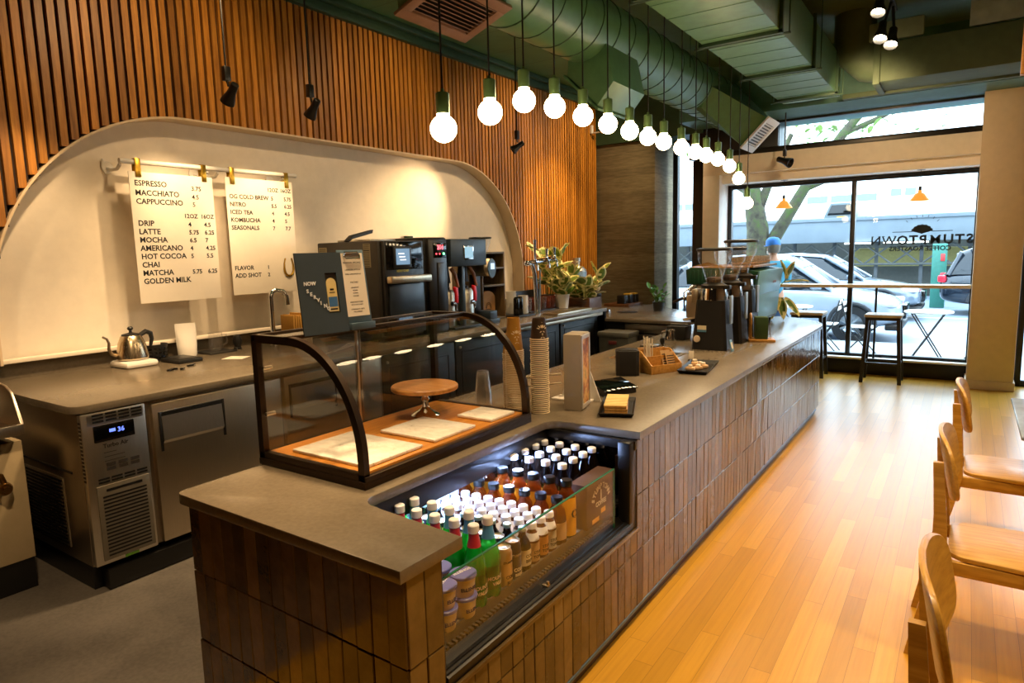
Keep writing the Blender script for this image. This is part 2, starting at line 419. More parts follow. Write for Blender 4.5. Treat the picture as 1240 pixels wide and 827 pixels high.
# dark green trim and ceilings
m = MB(); m.box(XS-.03, XS+.05, -2.6, 9.36, 3.78, 3.86, .006); m.box(XS-.03, XS+.10, -2.6, 9.36, 3.86, 3.92, .01); m.build('trim_2', GREEND, kind='structure')
m = MB(); m.box(-4.95, -1.5, -2.6, 9.36, 3.92, 4.0); m.build('ceiling', GREEN, kind='structure')
m = MB(); m.box(-1.5, 4.0, -2.6, 8.75, 3.95, 4.05); m.build('ceiling_shop', DARKCEIL, kind='structure')
m = MB(); m.box(-3.2, 4.0, 8.7, 9.95, 3.30, 3.40); m.box(-3.2, 4.0, 8.66, 8.7, 3.30, 4.0); m.build('ceiling_window', M_('teal_soffit', '#4f7a70', .5), kind='structure')
m = MB(); m.box(-4.95, -3.1, 9.3, 10.3, 3.25, 4.0); m.build('ceiling_corner', GREEND, kind='structure')
# shell behind the camera
m = MB(); m.box(4.0, 4.1, -2.6, YW, 0, 4.05); m.build('wall_right', M_('warm_wall', '#8f7a5c', .7), kind='structure')
m = MB(); m.box(-4.95, 4.0, -2.7, -2.6, 0, 4.05); m.build('wall_back', M_('dim_wall', '#2c251d', .7), kind='structure')
m = MB(); m.box(.235, .60, 6.0, 6.06, 2.83, 3.95, .004); m.build('trim_3', OAK, kind='structure')
# concrete pier at the far end
m = MB(); m.box(-4.95, -3.82, 9.36, 10.25, 0, 3.4, .006)
m.build('wall_far', CONC, kind='structure')
# narrow window beside the pier
def frame(name, x0, x1, y, z0, z1, t, d, mat, bars=(), hbars=(), glass=True):
    m = MB()
    m.box(x0, x0+t, y-d/2, y+d/2, z0, z1, .003); m.box(x1-t, x1, y-d/2, y+d/2, z0, z1, .003)
    m.box(x0+t, x1-t, y-d/2, y+d/2, z0, z0+t, .003); m.box(x0+t, x1-t, y-d/2, y+d/2, z1-t, z1, .003)
    for b in bars: m.box(b-t/2, b+t/2, y-d/2, y+d/2, z0+t, z1-t, .003)
    for b in hbars: m.box(x0+t, x1-t, y-d/2, y+d/2, b-t/2, b+t/2, .003)
    f = m.build(name, mat, kind='structure')
    if glass:
        g = MB(); g.box(x0+t, x1-t, y-.006, y+.006, z0+t, z1-t); g.build('pane', WGLS, f, world=True)
    return f
frame('window_3', -3.72, -3.30, 9.87, .30, 3.28, .075, .10, BLACK)
m = MB(); m.box(-3.32, -3.09, 9.55, 9.93, 0, 3.3, .004); m.build('trim_4', BLACK, kind='structure')       # black steel post
m = MB(); m.box(-3.82, -3.30, 9.80, 9.92, 0, .31); m.build('wall_low', CREAM, kind='structure')
# street window in its bay
frame('window_1', -2.86, .10, YW, .20, 2.54, .055, .09, BLACK, bars=(-1.255,))
m = MB(); m.box(-3.05, .10, YW-.13, YW+.05, 0, .20, .004); m.build('baseboard_front', BLACK, kind='structure')
m = MB(); m.box(-2.86, .10, YW-.20, YW-.10, .20, .225, .004); m.build('trim_5', WHITEP, kind='structure')
m = MB(); m.box(-3.09, .08, 9.3, YW+.05, 2.66, 2.90, .004); m.box(-3.09, -2.86, 9.3, YW+.05, 0, 2.66, .004); m.box(-2.86, .08, 9.42, YW+.05, 2.545, 2.66)
m.build('trim_6', M_('bay_lining', '#efe7dc', .6, var=.02), kind='structure')
m = MB(); m.box(-3.3, .08, 9.32, 9.80, 2.90, 2.97, .004); m.box(-3.3, -2.12, 9.34, 9.80, 2.97, 3.32, .004); m.build('trim_7', BLACK, kind='structure')
frame('window_2', -2.15, .10, 9.42, 2.92, 3.31, .035, .08, BLACK)
# cream column and glazed door on the right
m = MB(); m.box(.06, .50, 9.18, 9.85, 0, 3.31, .006); m.build('wall_column', CREAM, kind='structure')
m = MB(); m.box(.045, .515, 9.165, 9.86, 0, .10, .004); m.build('baseboard_column', CREAM, kind='structure')
d = frame('door_1', .515, 2.2, 9.6, .0, 2.5, .07, .07, BLACK, bars=(1.36,))
m = MB(); m.tube([(1.28, 9.55, .9), (1.28, 9.50, .92), (1.28, 9.50, 1.2), (1.28, 9.55, 1.22)], .012); m.build('door_handle', STEELH, d, world=True)
frame('window_4', .5, 2.2, 9.62, 2.5, 3.31, .05, .08, BLACK)
m = MB(); m.box(2.2, 4.0, 9.55, 9.75, 0, 3.31, .004); m.build('wall_front', CREAM, kind='structure')  # unseen wall, made solid to hold back daylight from the right

# ------------------------------------------------------------------ lettering on the street window
def serif_word(mb, word, size, M, track=1.15, bold=.03):
    x = 0
    W_ = {'S': .60, 'T': .66, 'U': .74, 'M': .92, 'P': .62, 'O': .80, 'W': 1.02, 'N': .78}
    for ch in word:
        w = W_[ch]*size
        mb.text(ch, size, M @ T(x+w/2, 0, 0), align='CENTER', bold=bold*(.35 if ch in 'MWN' else 1))
        c = x+w/2; s = .062*size; h = .024*size; H = .71*size
        def bar(px, pz): mb.box(px-s*1.25, px+s*1.25, pz-h, pz+h, 0, .001, M=M)
        if ch in 'TP': bar(c if ch == 'T' else c-.20*size, .02*size)
        if ch == 'T':
            for q in (-1, 1): mb.box(c+q*.27*size-h, c+q*.27*size+h, H-.16*size, H, 0, .001, M=M)
        if ch == 'U':
            for q in (-1, 1): bar(c+q*.235*size, H)
        if ch == 'M':
            for q in (-1, 1): bar(c+q*.305*size, .02*size); bar(c+q*.315*size, H-.01)
        if ch == 'N':
            bar(c-.235*size, .02*size); bar(c-.26*size, H-.005); bar(c+.235*size, H-.005)
        if ch == 'W':
            for q in (-1, 1): bar(c+q*.40*size, H-.005)
        if ch == 'S':
            mb.box(c+.2*size-h, c+.2*size+h, H-.2*size, H-.03*size, 0, .001, M=M); mb.box(c-.23*size-h, c-.23*size+h, .02*size, .2*size, 0, .001, M=M)
        x += w*track
    return x
m = MB(); A = axes((.058, YW+.012, 1.665), (-1, 0, 0), (0, 0, 1))
serif_word(m, 'STUMPTOWN', .154, A, track=1.06)
m.text('COFFEE ROASTERS', .078, axes((-.50, YW+.012, 1.585), (-1, 0, 0), (0, 0, 1)), align='CENTER', bold=.03)
cx, cz = -.485, 1.845
fan = [(cx, 1.79)]
for k in range(7):
    a0 = 15+150*k/7; a1 = 15+150*(k+1)/7
    for q in (0, .5, 1): a = math.radians(a0+(a1-a0)*q); r_ = 1.0 if q == .5 else .93; fan.append((cx+.125*r_*math.cos(a), 1.80+.108*r_*math.sin(a)))
m.prism(fan, 'y', YW+.012, YW+.013)
for q in (-1, 1):
    m.box(cx+q*.21-.11, cx+q*.21+.11, YW+.012, YW+.013, 1.815, 1.823)
    m.box(cx+q*.58-.10, cx+q*.58+.10, YW+.012, YW+.013, 1.607, 1.613)
for k in range(7):
    a = math.radians(40+k*16.7); m.cbox((0, 0, 0), (.006, .001, .03), M=T(cx+.215*math.cos(a), YW+.0125, cz-.01+.175*math.sin(a)) @ RY(PI/2-a))
tag(m.build('window_lettering', INK), 'black shop name lettering with fan emblem stuck on the street window', 'window lettering')

# ------------------------------------------------------------------ ductwork
m = MB(); XC, ZC, R = -2.6, 3.43, .262
sp = thing('spiral_duct', 'round green spiral air duct running above the row of globe lamps', 'air duct', (XC, 3, 3.17))
m.tube([(XC, -2.6, ZC), (XC, 8.7, ZC)], R, 40); m.build('duct_tube', GREENDUCT, sp, world=True)
m = MB(); pts = []
L = 11.3; turns = 40
for i in range(turns*24+1):
    a = 2*PI*i/24; pts.append((XC+(R+.002)*math.cos(a), -2.6+L*i/(turns*24), ZC+(R+.002)*math.sin(a)))
m.tube(pts, .006, 5); m.build('seam', GREEND, sp, world=True)
m = MB(); m.lathe([(R+.01, 0), (R+.02, .05), (.15, .42), (.15, .46), (0, .46)], M=T(XC, 8.68, ZC) @ RX(-PI/2), seg=36); m.build('end_cap', GREENDUCT, sp, world=True)
def register(name, A, B, y0, y1, body, par, frame_mat, slat_mat):
    # A,B = (x,z) ends of the grille edge; the grille lies between them from y0 to y1
    b = MB(); b.prism(body, 'y', y0, y1, .004); g = b.build(name, GREENDUCT, par, world=True)
    A = Vector((A[0], 0, A[1])); B = Vector((B[0], 0, B[1])); w = (B-A).length; ux = (B-A).normalized()
    M = axes((A.x, y0, A.z), (0, 1, 0), ux); L = y1-y0
    if M.to_3x3().col[2].z > 0: M = axes((B.x, y0, B.z), (0, 1, 0), -ux)
    f = MB(); t = .05
    f.box(-.02, L+.02, -.02, t, 0, .02, .002, M=M); f.box(-.02, L+.02, w-t, w+.02, 0, .02, .002, M=M)
    f.box(-.02, t, t, w-t, 0, .02, .002, M=M); f.box(L-t, L+.02, t, w-t, 0, .02, .002, M=M)
    fo = f.build('grille_frame', frame_mat, g, world=True)
    s_ = MB(); s_.box(t, L-t, t, w-t, -.002, .001, m=1, M=M)
    n = 9
    for k in range(n):
        p = t+(w-2*t)*(k+.5)/n
        s_.box(t, L-t, -.012, .012, -.001, .001, M=M @ T(0, p, .012) @ RX(math.radians(35)))
    s_.build('louvres', [slat_mat, BLACK], g, world=True)
register('near_boot', (-2.76, 3.07), (-2.42, 3.19), 2.97, 3.58, [(-2.76, 3.075), (-2.42, 3.195), (-2.46, 3.36), (-2.78, 3.30)], sp, WARMLITG, WARMLITG)
register('middle_boot', (-2.74, 3.08), (-2.47, 2.81), 4.88, 5.48, [(-2.735, 3.085), (-2.47, 2.82), (-2.33, 2.98), (-2.40, 3.30), (-2.72, 3.30)], sp, GREENDUCT, GREENDUCT)
b = MB(); sec = [(-2.2, 2.83), (-1.93, 3.1), (-2.33, 3.52), (-2.62, 3.20)]
b.loft([[(-2.45, 7.3, 3.18), (-2.34, 7.3, 3.38), (-2.4, 7.3, 3.42), (-2.55, 7.3, 3.2)], [(x, 7.94, z) for x, z in sec], [(x, 8.38, z) for x, z in sec]]); b.build('far_boot_body', GREENDUCT, sp, world=True)
register('far_boot', (-2.2, 2.82), (-1.92, 3.1), 7.93, 8.39, [(-2.2, 2.83), (-1.93, 3.1), (-2.0, 3.17), (-2.27, 2.9)], sp, WHITEP, WHITEP)
for y in (1.2, 4.2, 6.6):      # hanger straps up to the ceiling
    b = MB(); b.tube([(XC-R-.004, y, ZC), (XC-R-.004, y, 3.93)], .006); b.tube([(XC+R+.004, y, ZC), (XC+R+.004, y, 3.93)], .006); b.build('hanger', GREEND, sp, world=True)
rd = thing('rectangular_duct', 'long flat green sheet metal duct with cross seams and a round elbow', 'air duct', (-1.48, 3, 3.22))
m = MB(); m.box(-1.76, -1.20, -2.6, 7.95, 3.22, 3.62, .006); m.build('duct_body', M_('green_sheet_metal', '#5a845c', .42), rd, world=True)
y = -2.1
while y < 7.9:
    m = MB(); m.box(-1.785, -1.175, y, y+.03, 3.195, 3.225, .003); m.box(-1.785, -1.755, y, y+.03, 3.2, 3.65); m.box(-1.205, -1.175, y, y+.03, 3.2, 3.65)
    m.tube([(-1.83, y+.05, 3.20), (-1.13, y+.05, 3.20)], .009); m.tube([(-1.82, y+.05, 3.20), (-1.82, y+.05, 3.94)], .005); m.tube([(-1.14, y+.05, 3.20), (-1.14, y+.05, 3.96)], .005)
    m.build('flange', GREEND, rd, world=True); y += 1.22
m = MB(); y = -2.5
while y < 7.9:
    if abs(((y+2.1) % 1.22)) > .06: m = MB(); m.box(-1.758, -1.202, y, y+.008, 3.217, 3.221); m.build('crease_line', GREENDUCT, rd, world=True)
    y += .305
cd_ = thing('cross_duct', 'dark olive duct crossing to the right under the shop ceiling with a round riser', 'air duct', (-.4, 7.95, 3.22))
m = MB(); pts = [(-1.22, 7.55, 3.45)]+[(-1.0+.22*math.cos(math.radians(a)), 7.55+.35*math.sin(math.radians(a)), 3.42) for a in (170, 140, 110, 90)]
m.tube([(-1.05, 7.75, 3.95), (-1.05, 7.75, 3.75), (-1.03, 7.76, 3.58), (-.92, 7.78, 3.48), (-.75, 7.8, 3.44), (-.55, 7.8, 3.44)], .19, 24); m.build('elbow', DARKCEIL, cd_, world=True)
m = MB(); m.box(-.85, 4.0, 7.6, 8.1, 3.24, 3.60, .01); m.box(-.86, -.80, 7.58, 8.12, 3.22, 3.62, .005); m.box(-1.2, 4.0, 8.12, 8.2, 3.22, 3.27, .004); m.build('duct_body', DARKCEIL, cd_, world=True)
m = MB(); m.tube([(-.45, 7.0, 3.93), (-.4, 7.2, 3.82), (0, 7.4, 3.80), (.5, 7.5, 3.86), (1.2, 7.5, 3.9)], .012); tag(m.build('conduit', GREEND), 'thin green conduit looping below the dark shop ceiling', 'conduit')
m = MB(); m.box(-.1, 1.3, 7.62, 7.66, 3.62, 3.94, .004); tag(m.build('ceiling_panel', M_('grey_panel', '#7d8a84', .5)), 'pale grey panel above the cross duct by the shop ceiling', 'panel')
m = MB(); m.box(-1.0, -.45, 7.62, 7.66, 3.62, 3.80, .02); tag(m.build('ceiling_box', M_('pale_green_panel', '#70806c', .5)), 'pale green box behind the three ceiling spotlights', 'panel')

# ------------------------------------------------------------------ lamps
def rope(): return
pend = thing('globe_pendant', 'globe pendant lamp with green socket, first and nearest of the row', 'pendant lamp', (-1.775, 2.145, 2.196), group='globe pendants over the counter')
def pendant_parts(root, zc, zceil):
    b = MB(); b.ball((0, 0, 0), .054, sub=4); b.cyl((0, 0, .045), (0, 0, .06), .026, seg=20); b.build('bulb', BULB, root)
    b = MB(); b.lathe([(0, .058), (.027, .058), (.027, .062), (.028, .135), (.024, .14), (.008, .142), (.007, .155), (0, .155)], seg=24); b.build('socket', GREENS, root)
    b = MB(); b.tube([(0, 0, .15), (0, 0, zceil-zc)], .0042, 6); b.build('cord', BLACKP, root)
zs = [2.196, 2.309, 2.404]+[2.42]*10+[2.394, 2.309, 2.10]
ys = [2.145, 2.469, 2.747, 3.032, 3.335, 3.642, 3.944, 4.232, 4.508, 4.849, 5.157, 5.415, 5.718, 6.053, 6.345, 6.644]
for i, (y, z) in enumerate(zip(ys, zs)):
    if i == 0: r_ = pend
    else:
        extra = ', one of the level run' if 3 <= i <= 12 else (', hanging low' if i > 12 else '')
        r_ = thing('globe_pendant', 'globe pendant lamp with green socket, %s from the near end%s' % (nth(i+1), extra if i < 3 or i > 12 else ''), 'pendant lamp', (-1.775, y, z), group='globe pendants over the counter')
    pendant_parts(r_, z, 3.93)

def spot_head(parent, p, aim, mat, lit=False, s=1.0, power=0, ang=60, parentname='lamp_head', colr=WARM):
    p = Vector(p); a = (Vector(aim)-p).normalized()
    q = a.to_track_quat('Z', 'Y').to_matrix().to_4x4(); Mx = T(*p) @ q
    b = MB(); b.lathe([(0, -.075*s), (.022*s, -.075*s), (.026*s, -.07*s), (.027*s, -.02*s), (.030*s, .0), (.046*s, .055*s), (.047*s, .07*s), (.042*s, .07*s), (.030*s, .03*s), (0, .028*s)], seg=24, M=Mx); h = b.build(parentname, mat, parent, world=True)
    b = MB(); b.lathe([(0, .045*s), (.037*s, .045*s)], seg=20, M=Mx); b.build('lens', EMIT('spot_lens', (1, .82, .55), 14) if lit else M_('dark_lens', '#3a3128', .2), h, world=True)
    if power: lamp('beam', 'SPOT', p+a*.09*s, power, colr, aim, .03, angle=ang, blend=.9)
    return h
drops = [((-4.0, 2.675, 2.86), (-4.9, 2.7, 1.85), 'left of the two hanging before the menu boards', 30),
         ((-4.0, 3.34, 2.87), (-4.9, 3.35, 1.75), 'right of the two hanging before the menu boards', 30),
         ((-4.0, 6.035, 2.90), (-4.9, 5.35, 2.05), 'hanging before the arch above the coffee machines', 55)]
for p, aim, w, pw in drops:
    t = thing('drop_spotlight', 'black spotlight on a thin rod, '+w, 'spotlight', (p[0], p[1], p[2]), group='spotlights on rods along the bar')
    b = MB(); b.tube([(p[0], p[1], p[2]+.05), (p[0], p[1], 3.93)], .007, 8); b.build('rod', BLACK, t, world=True)
    b = MB(); b.box(p[0]-.02, p[0]+.02, p[1]-.022, p[1]+.022, p[2]-.03, p[2]+.06, .004); b.tube([(p[0], p[1], p[2]-.02), (p[0]-.005, p[1]+.015, p[2]-.06)], .008); b.build('knuckle', BLACK, t, world=True)
    spot_head(t, (p[0]-.015, p[1]+.035, p[2]-.10), aim, BLACK, power=pw, ang=66)
# unseen beams without fixtures that brighten the kettle area, far slats and brewers
lamp('beam', 'SPOT', (-4.0, 1.7, 2.8), 22, WARM, (-4.9, 1.7, 1.6), .03, angle=70, blend=.9)
lamp('beam', 'SPOT', (-3.6, 7.9, 3.5), 75, WARM, (-4.75, 8.0, 1.6), .03, angle=75, blend=.9)
lamp('beam', 'SPOT', (-3.3, 4.9, 3.6), 60, WARM, (-4.4, 5.0, 1.0), .03, angle=70, blend=.9)
t = thing('drop_spotlight', 'black spotlight on a rod hanging in front of the clerestory window', 'spotlight', (-1.938, 8.9, 2.77), group='spotlights on rods along the bar')
b = MB(); b.tube([(-1.938, 8.9, 2.82), (-1.938, 8.9, 3.31)], .008, 8); b.build('rod', BLACK, t, world=True)
b = MB(); b.box(-1.958, -1.918, 8.88, 8.92, 2.78, 2.86, .004); b.tube([(-1.938, 8.9, 2.79), (-1.94, 8.89, 2.75)], .008); b.build('knuckle', BLACK, t, world=True)
spot_head(t, (-1.935, 8.88, 2.72), (-1.2, 8.6, 2.4), BLACK, s=1.3)
tr = thing('track_light', 'black ceiling track with three lit spotlights above the shop floor', 'track light', (-.66, 6.5, 3.6))
b = MB(); b.box(-.66, -.62, 5.9, 6.95, 3.68, 3.71, .003)
for y in (6.0, 6.85): b.tube([(-.64, y, 3.70), (-.64, y, 3.952)], .01)
b.build('track', BLACK, tr, world=True)
for p in ((-.70, 6.39, 3.60), (-.70, 6.62, 3.45), (-.633, 6.75, 3.42)):
    b = MB(); b.tube([(-.64, p[1]+.04, 3.69), (p[0]+.01, p[1]+.03, p[2]+.05)], .012); b.build('bracket', BLACK, tr, world=True)
    spot_head(tr, p, (p[0]-.1, p[1]-1.1, 1.5), BLACK, True, 1.25, power=28, ang=70)
for x, w in ((-2.062, 'left'), (-.516, 'right')):
    t = thing('window_pendant', 'small cone pendant lamp, %s of the two hanging in the window bay' % w, 'pendant lamp', (x, 9.5, 2.18), group='cone pendants in the window bay')
    b = MB(); b.lathe([(.005, .13), (.018, .125), (.022, .10), (.05, .085), (.075, .05), (.105, .012), (.108, 0), (.102, .003), (.07, .045), (.03, .08), (0, .085)], seg=28); b.build('shade', M_('amber_shade', '#c58a2f', .4, .3, .03, emit='#f0a040', es=.35), t)
    b = MB(); b.cyl((0, 0, .12), (0, 0, .17), .018); b.tube([(0, 0, .16), (0, 0, .37)], .003, 6); b.build('cord', BLACK, t)
    b = MB(); b.lathe([(0, .36), (.045, .362), (.05, .37), (.05, .385), (0, .386)]); b.build('canopy', BLACK, t)
    b = MB(); b.ball((0, 0, .035), .025); b.build('bulb', EMIT('amber_bulb', (1, .7, .35), 4), t)
m = MB(); m.box(-4.735, -4.70, 9.10, 9.16, 3.40, 3.52, .004); m.box(-4.72, -4.50, 9.12, 9.14, 3.40, 3.42, .003); m.box(-4.55, -4.49, 9.10, 9.16, 3.385, 3.43, .006)
tag(m.build('wall_bracket', WHITEP), 'small white wall bracket high on the slats by the concrete pier', 'bracket')
# ------------------------------------------------------------------ service counter
HC = .90
cb = thing('service_counter', 'long counter clad in glazed brown green upright tiles on a dark wooden plinth', 'counter', (-1.7, 4.0, 0))
outer = [(-2.22, 1.205), (-1.165, 1.18), (-1.165, 7.05)]+arc(-2.02, 7.05, .855, 0, 90, 14)[1:]+[(-2.30, 7.905)]
def tile_run(mb, pts, z0, z1, w=.066, rows=(.08, .3425, .605, .8625)):
    # walk the polyline, setting one upright tile per pitch and row
    P = [Vector((p[0], p[1], 0)) for p in pts]
    L = [0]
    for a, b in zip(P, P[1:]): L.append(L[-1]+(b-a).length)
    n = max(1, round(L[-1]/w)); w = L[-1]/n
    def at(s):
        for i in range(len(P)-1):
            if s <= L[i+1]+1e-9:
                t = (s-L[i])/(L[i+1]-L[i]); return P[i].lerp(P[i+1], t)
        return P[-1]
    for k in range(n):
        a, b = at(k*w), at((k+1)*w); d = (b-a).normalized(); c = (a+b)/2
        for r in range(len(rows)-1):
            lo, hi = max(z0, rows[r]), min(z1, rows[r+1])
            if hi-lo < .02: continue
            Mx = axes((c.x, c.y, (lo+hi)/2), d, (0, 0, 1)) @ RX(random.uniform(-.012, .012)) @ RY(random.uniform(-.02, .02)) @ T(0, 0, random.uniform(-.001, .001))
            mb.box(-w/2+.0014, w/2-.0014, -(hi-lo)/2+.0014, (hi-lo)/2-.0014, -.012, .004, .0022, M=Mx, seg=1)
t = MB()
tile_run(t, outer[:2], .08, .8625)
tile_run(t, [(-1.165, 1.18), (-1.165, 1.323)], .08, .8625)
tile_run(t, [(-1.165, 1.323), (-1.165, 2.655)], .08, .455, rows=(-.0, .08, .3425, .455))
tile_run(t, [(-1.165, 2.655)]+outer[2:], .08, .8625)
t.build('tile_cladding', TILE, cb, world=True)
b = MB()          # carcass behind the tiles, leaving the well of the drinks cooler open
b.box(-2.21, -1.178, 1.213, 1.318, .08, .8575); b.box(-2.21, -2.12, 1.318, 2.68, .08, .8575); b.box(-2.12, -1.178, 1.318, 2.665, .08, .44)
b.prism([(-2.30, 2.68), (-1.178, 2.68), (-1.178, 7.05)]+arc(-2.02, 7.05, .842, 0, 90, 14)[1:]+[(-2.30, 7.892)], 'z', .08, .8575)
b.build('carcass', GROUT, cb, world=True)
b = MB()
k = [(-2.18, 1.235), (-1.19, 1.21), (-1.19, 7.05)]+arc(-2.02, 7.05, .83, 0, 90, 14)[1:]+[(-2.28, 7.88)]
b.prism(k, 'z', 0, .08); b.build('plinth', KICK, cb, world=True)
b = MB(); b.box(-1.166, -1.159, 1.19, 7.0, .064, .080, .002); b.build('base_strip', M_('blue_steel_strip', '#56728c', .3, .6), cb, world=True)
b = MB(); b.box(-1.158, -1.150, 1.325, 2.65, .452, .462, .002); b.box(-1.215, -1.152, 1.325, 2.65, .445, .458, .003); b.build('tile_ledge', TILE, cb, world=True)
# worktop with the notch for the cooler
top = [(-2.235, 1.22)]+arc(-2.195, 1.205, .04, 190, 270, 4)+[(-1.15, 1.150), (-1.147, 1.40)]
top += [(-1.50, 1.43)]+arc(-1.535, 1.505, .07, 280, 180, 6)
top += arc(-1.535, 2.585, .07, 180, 90, 6)+[(-1.147, 2.655), (-1.147, 7.05)]+arc(-2.02, 7.05, .873, 0, 90, 18)[1:]+[(-2.33, 7.923), (-2.33, 2.70), (-2.25, 2.68)]
wt = MB(); wt.prism(top, 'z', .862, HC, .004)
tag(wt.build('worktop', STONE), 'grey stone worktop with rounded far end, running the whole length of the tiled counter', 'worktop')

# ------------------------------------------------------------------ drinks cooler set into the counter
ck = thing('drinks_cooler', 'open sunken drinks cooler full of lit bottles, built into the tiled counter front', 'drinks cooler', (-1.6, 2.03, .44))
DK = .56
DARKST = M_('dark_steel', '#16171c', .22, .6, .02)
b = MB(); b.box(-2.11, -2.09, 1.32, 2.66, .45, .855); b.box(-2.11, -1.18, 1.32, 1.332, .45, .855); b.box(-2.09, -1.205, 1.332, 2.64, .452, .47)
b.build('liner', DARKST, ck, world=True)
b = MB(); b.box(-2.09, -1.18, 2.642, 2.656, .45, .855); b.build('end_wall', M_('mirror_dark', '#868c9c', .05, 1, 0), ck, world=True)
b = MB(); b.box(-1.632, -1.61, 1.333, 2.642, .775, .8615, .002); b.box(-1.61, -1.16, 2.63, 2.655, .82, .8615, .002); b.box(-1.222, -1.165, 2.585, 2.655, .46, .862, .004)
b.box(-1.222, -1.17, 1.324, 1.336, .46, .862, .002); b.build('black_frame', BLACK, ck, world=True)
b = MB(); b.prism([(-1.163, .463), (-1.163, .49), (-1.18, .50), (-1.20, .50), (-1.222, .52), (-1.222, .463)], 'y', 1.336, 2.62, .002)
b.tube([(-1.172, 1.34, .4965), (-1.172, 2.6, .4965)], .003, 6); b.tube([(-1.186, 1.34, .5015), (-1.186, 2.6, .5015)], .003, 6); b.build('sill', BLACK, ck, world=True)
b = MB(); b.box(-2.08, -1.243, 1.335, 2.64, DK-.012, DK); b.build('deck', M_('deck_grey', '#8a8478', .35, .5), ck, world=True)
gr_ = MB()
gr_.box(-1.244, -1.222, 1.335, 2.58, .515, .518, m=0)
for k in range(61): gr_.box(-1.243, -1.222, 1.345+k*.02, 1.355+k*.02, .518, .528, m=1)
gr_.box(-1.246, -1.240, 1.335, 2.60, .515, .566, m=1)
gr_.build('air_grille', [BLACK, M_('grille_grey', '#6d6a62', .35, .6)], ck, world=True)
b = MB(); b.box(-1.206, -1.199, 1.338, 2.50, .505, .765); g = b.build('glass_front', GLS, ck, world=True)
b = MB(); b.box(-1.2065, -1.1985, 1.338, 2.502, .765, .769); b.box(-1.2065, -1.1985, 2.50, 2.504, .505, .769); b.build('glass_edge', GEDGE, g, world=True)
b = MB(); b.box(-1.205, -1.180, 1.912, 1.932, .497, .508, .002); b.cyl((-1.185, 1.922, .506), (-1.185, 1.922, .520), .006); b.build('latch', STEELH, ck, world=True)
b = MB(); b.box(-1.655, -1.634, 1.42, 2.62, .838, .856, .003); ls = b.build('light_strip', EMIT('cooler_led', (.45, .62, 1.0), 5), ck, world=True)
lamp('cooler_light', 'AREA', (-1.645, 1.92, .832), 15, COOL, (-1.42, 1.88, .55), 1.0, .03)
lamp('cooler_light', 'AREA', (-1.95, 1.92, .84), 4, COOL, (-1.72, 1.88, .55), 1.0, .03)

# ------------------------------------------------------------------ bottles: prototypes
GGREEN = GLASS('green_bottle_glass', (.25, .8, .30), .10, .03, '#1fbf48', .5)
AMBER = GLASS('amber_bottle_glass', (.75, .38, .12), .10, .03, '#8a4312', .6)
DARKB = GLASS('dark_bottle_glass', (.10, .06, .04), .10, .03, '#130b07', .9)
CHOC = M_('milky_coffee', '#6d4430', .25, var=.03)
KRAFT = M_('kraft_label', '#c09a6a', .6)
CREAML = M_('cream_label', '#dccfae', .5)
NAVYC = M_('navy_can', '#1b2138', .3, .4)
TAN = M_('tan_can', '#c7a877', .3, .4)
CAPW = M_('white_cap', '#eef1f5', .35, var=0)
CAPB = M_('black_cap', '#101010', .3, 0, 0)
CAPT = M_('teal_cap', '#a8c7c2', .35, .3, 0)
YEL = M_('yellow_label', '#e0a024', .4)
LILAC = M_('lilac_lid', '#6e73b8', .35)
TUB = M_('cream_tub', '#d9c9ac', .4)
BLUEW = M_('pale_blue_wrap', '#4b8fc4', .35)
def bottle(name, label, cat, grp, prof, mat, caps, capmat, lab=None, labm=None, text=None, tsize=.012, tmat=INK, seg=20, tz=None):
    r = thing(name, label, cat, (0, 0, 0), group=grp)
    b = MB(); b.lathe(prof, seg=seg); b.build('bottle_body', mat, r)
    b = MB(); b.lathe(caps, seg=18); b.build('cap', capmat, r)
    if lab:
        b = MB(); b.lathe(lab, seg=seg); l = b.build('paper_label', labm, r)
        if text:
            b = MB(); rr = max(p[0] for p in lab)+.0006
            for i, w in enumerate(text): b.text(w, tsize, T(0, 0, (tz or lab[0][1])+(len(text)-1-i)*tsize*1.15+.012), align='CENTER', bold=.02, cyl=rr, ext=.0003)
            b.build('lettering', tmat, l)
    return r
def set_row(proto, y, n, x0, dx, words, z=DK, first=True, jit=.003):
    for i in range(n):
        loc = (x0-i*dx, y+random.uniform(-jit, jit), z); w = words % (nth(i+1) if i else 'nearest the glass')
        rz = random.uniform(-.12, .12)
        if first and i == 0: proto.location = loc; proto['label'] = w; proto.rotation_euler.z = rz
        else: dup(proto, loc, w, rz)
X0 = -1.272
gb = bottle('green_bottle', 'x', 'bottle', 'green glass water bottles', [(0, 0), (.036, 0), (.038, .006), (.038, .13), (.035, .155), (.022, .20), (.0155, .225), (.015, .245), (0, .246)], GGREEN, [(.0165, .243), (.0185, .245), (.0185, .268), (.016, .271), (0, .271)], CAPW,
            [(.0385, .03), (.0385, .11)], GLASS('printed_band', (.3, .7, .35), .08, .1, '#1d7a33', .75), ['MOUNTAIN', 'VALLEY'], .017, CREAML)
b = MB(); b.lathe([(.0235, .198), (.0175, .225), (.0165, .242)], seg=18); b.build('neck_wrap', BLUEW, gb)
set_row(gb, 1.692, 6, X0, .082, 'green bottle with blue neck wrap, %s in the row beside the cans')
gb2 = bottle('green_bottle', 'x', 'bottle', 'green glass water bottles', [(0, 0), (.036, 0), (.038, .006), (.038, .13), (.035, .155), (.022, .20), (.0155, .225), (.015, .245), (0, .246)], GGREEN, [(.0165, .243), (.0185, .245), (.0185, .268), (.016, .271), (0, .271)], CAPW,
            [(.0385, .03), (.0385, .11)], gb.children[2].data.materials[0] if gb.children[2].name.startswith('paper') else [c for c in gb.children if c.name.startswith('paper')][0].data.materials[0], ['MOUNTAIN', 'VALLEY'], .017, CREAML)
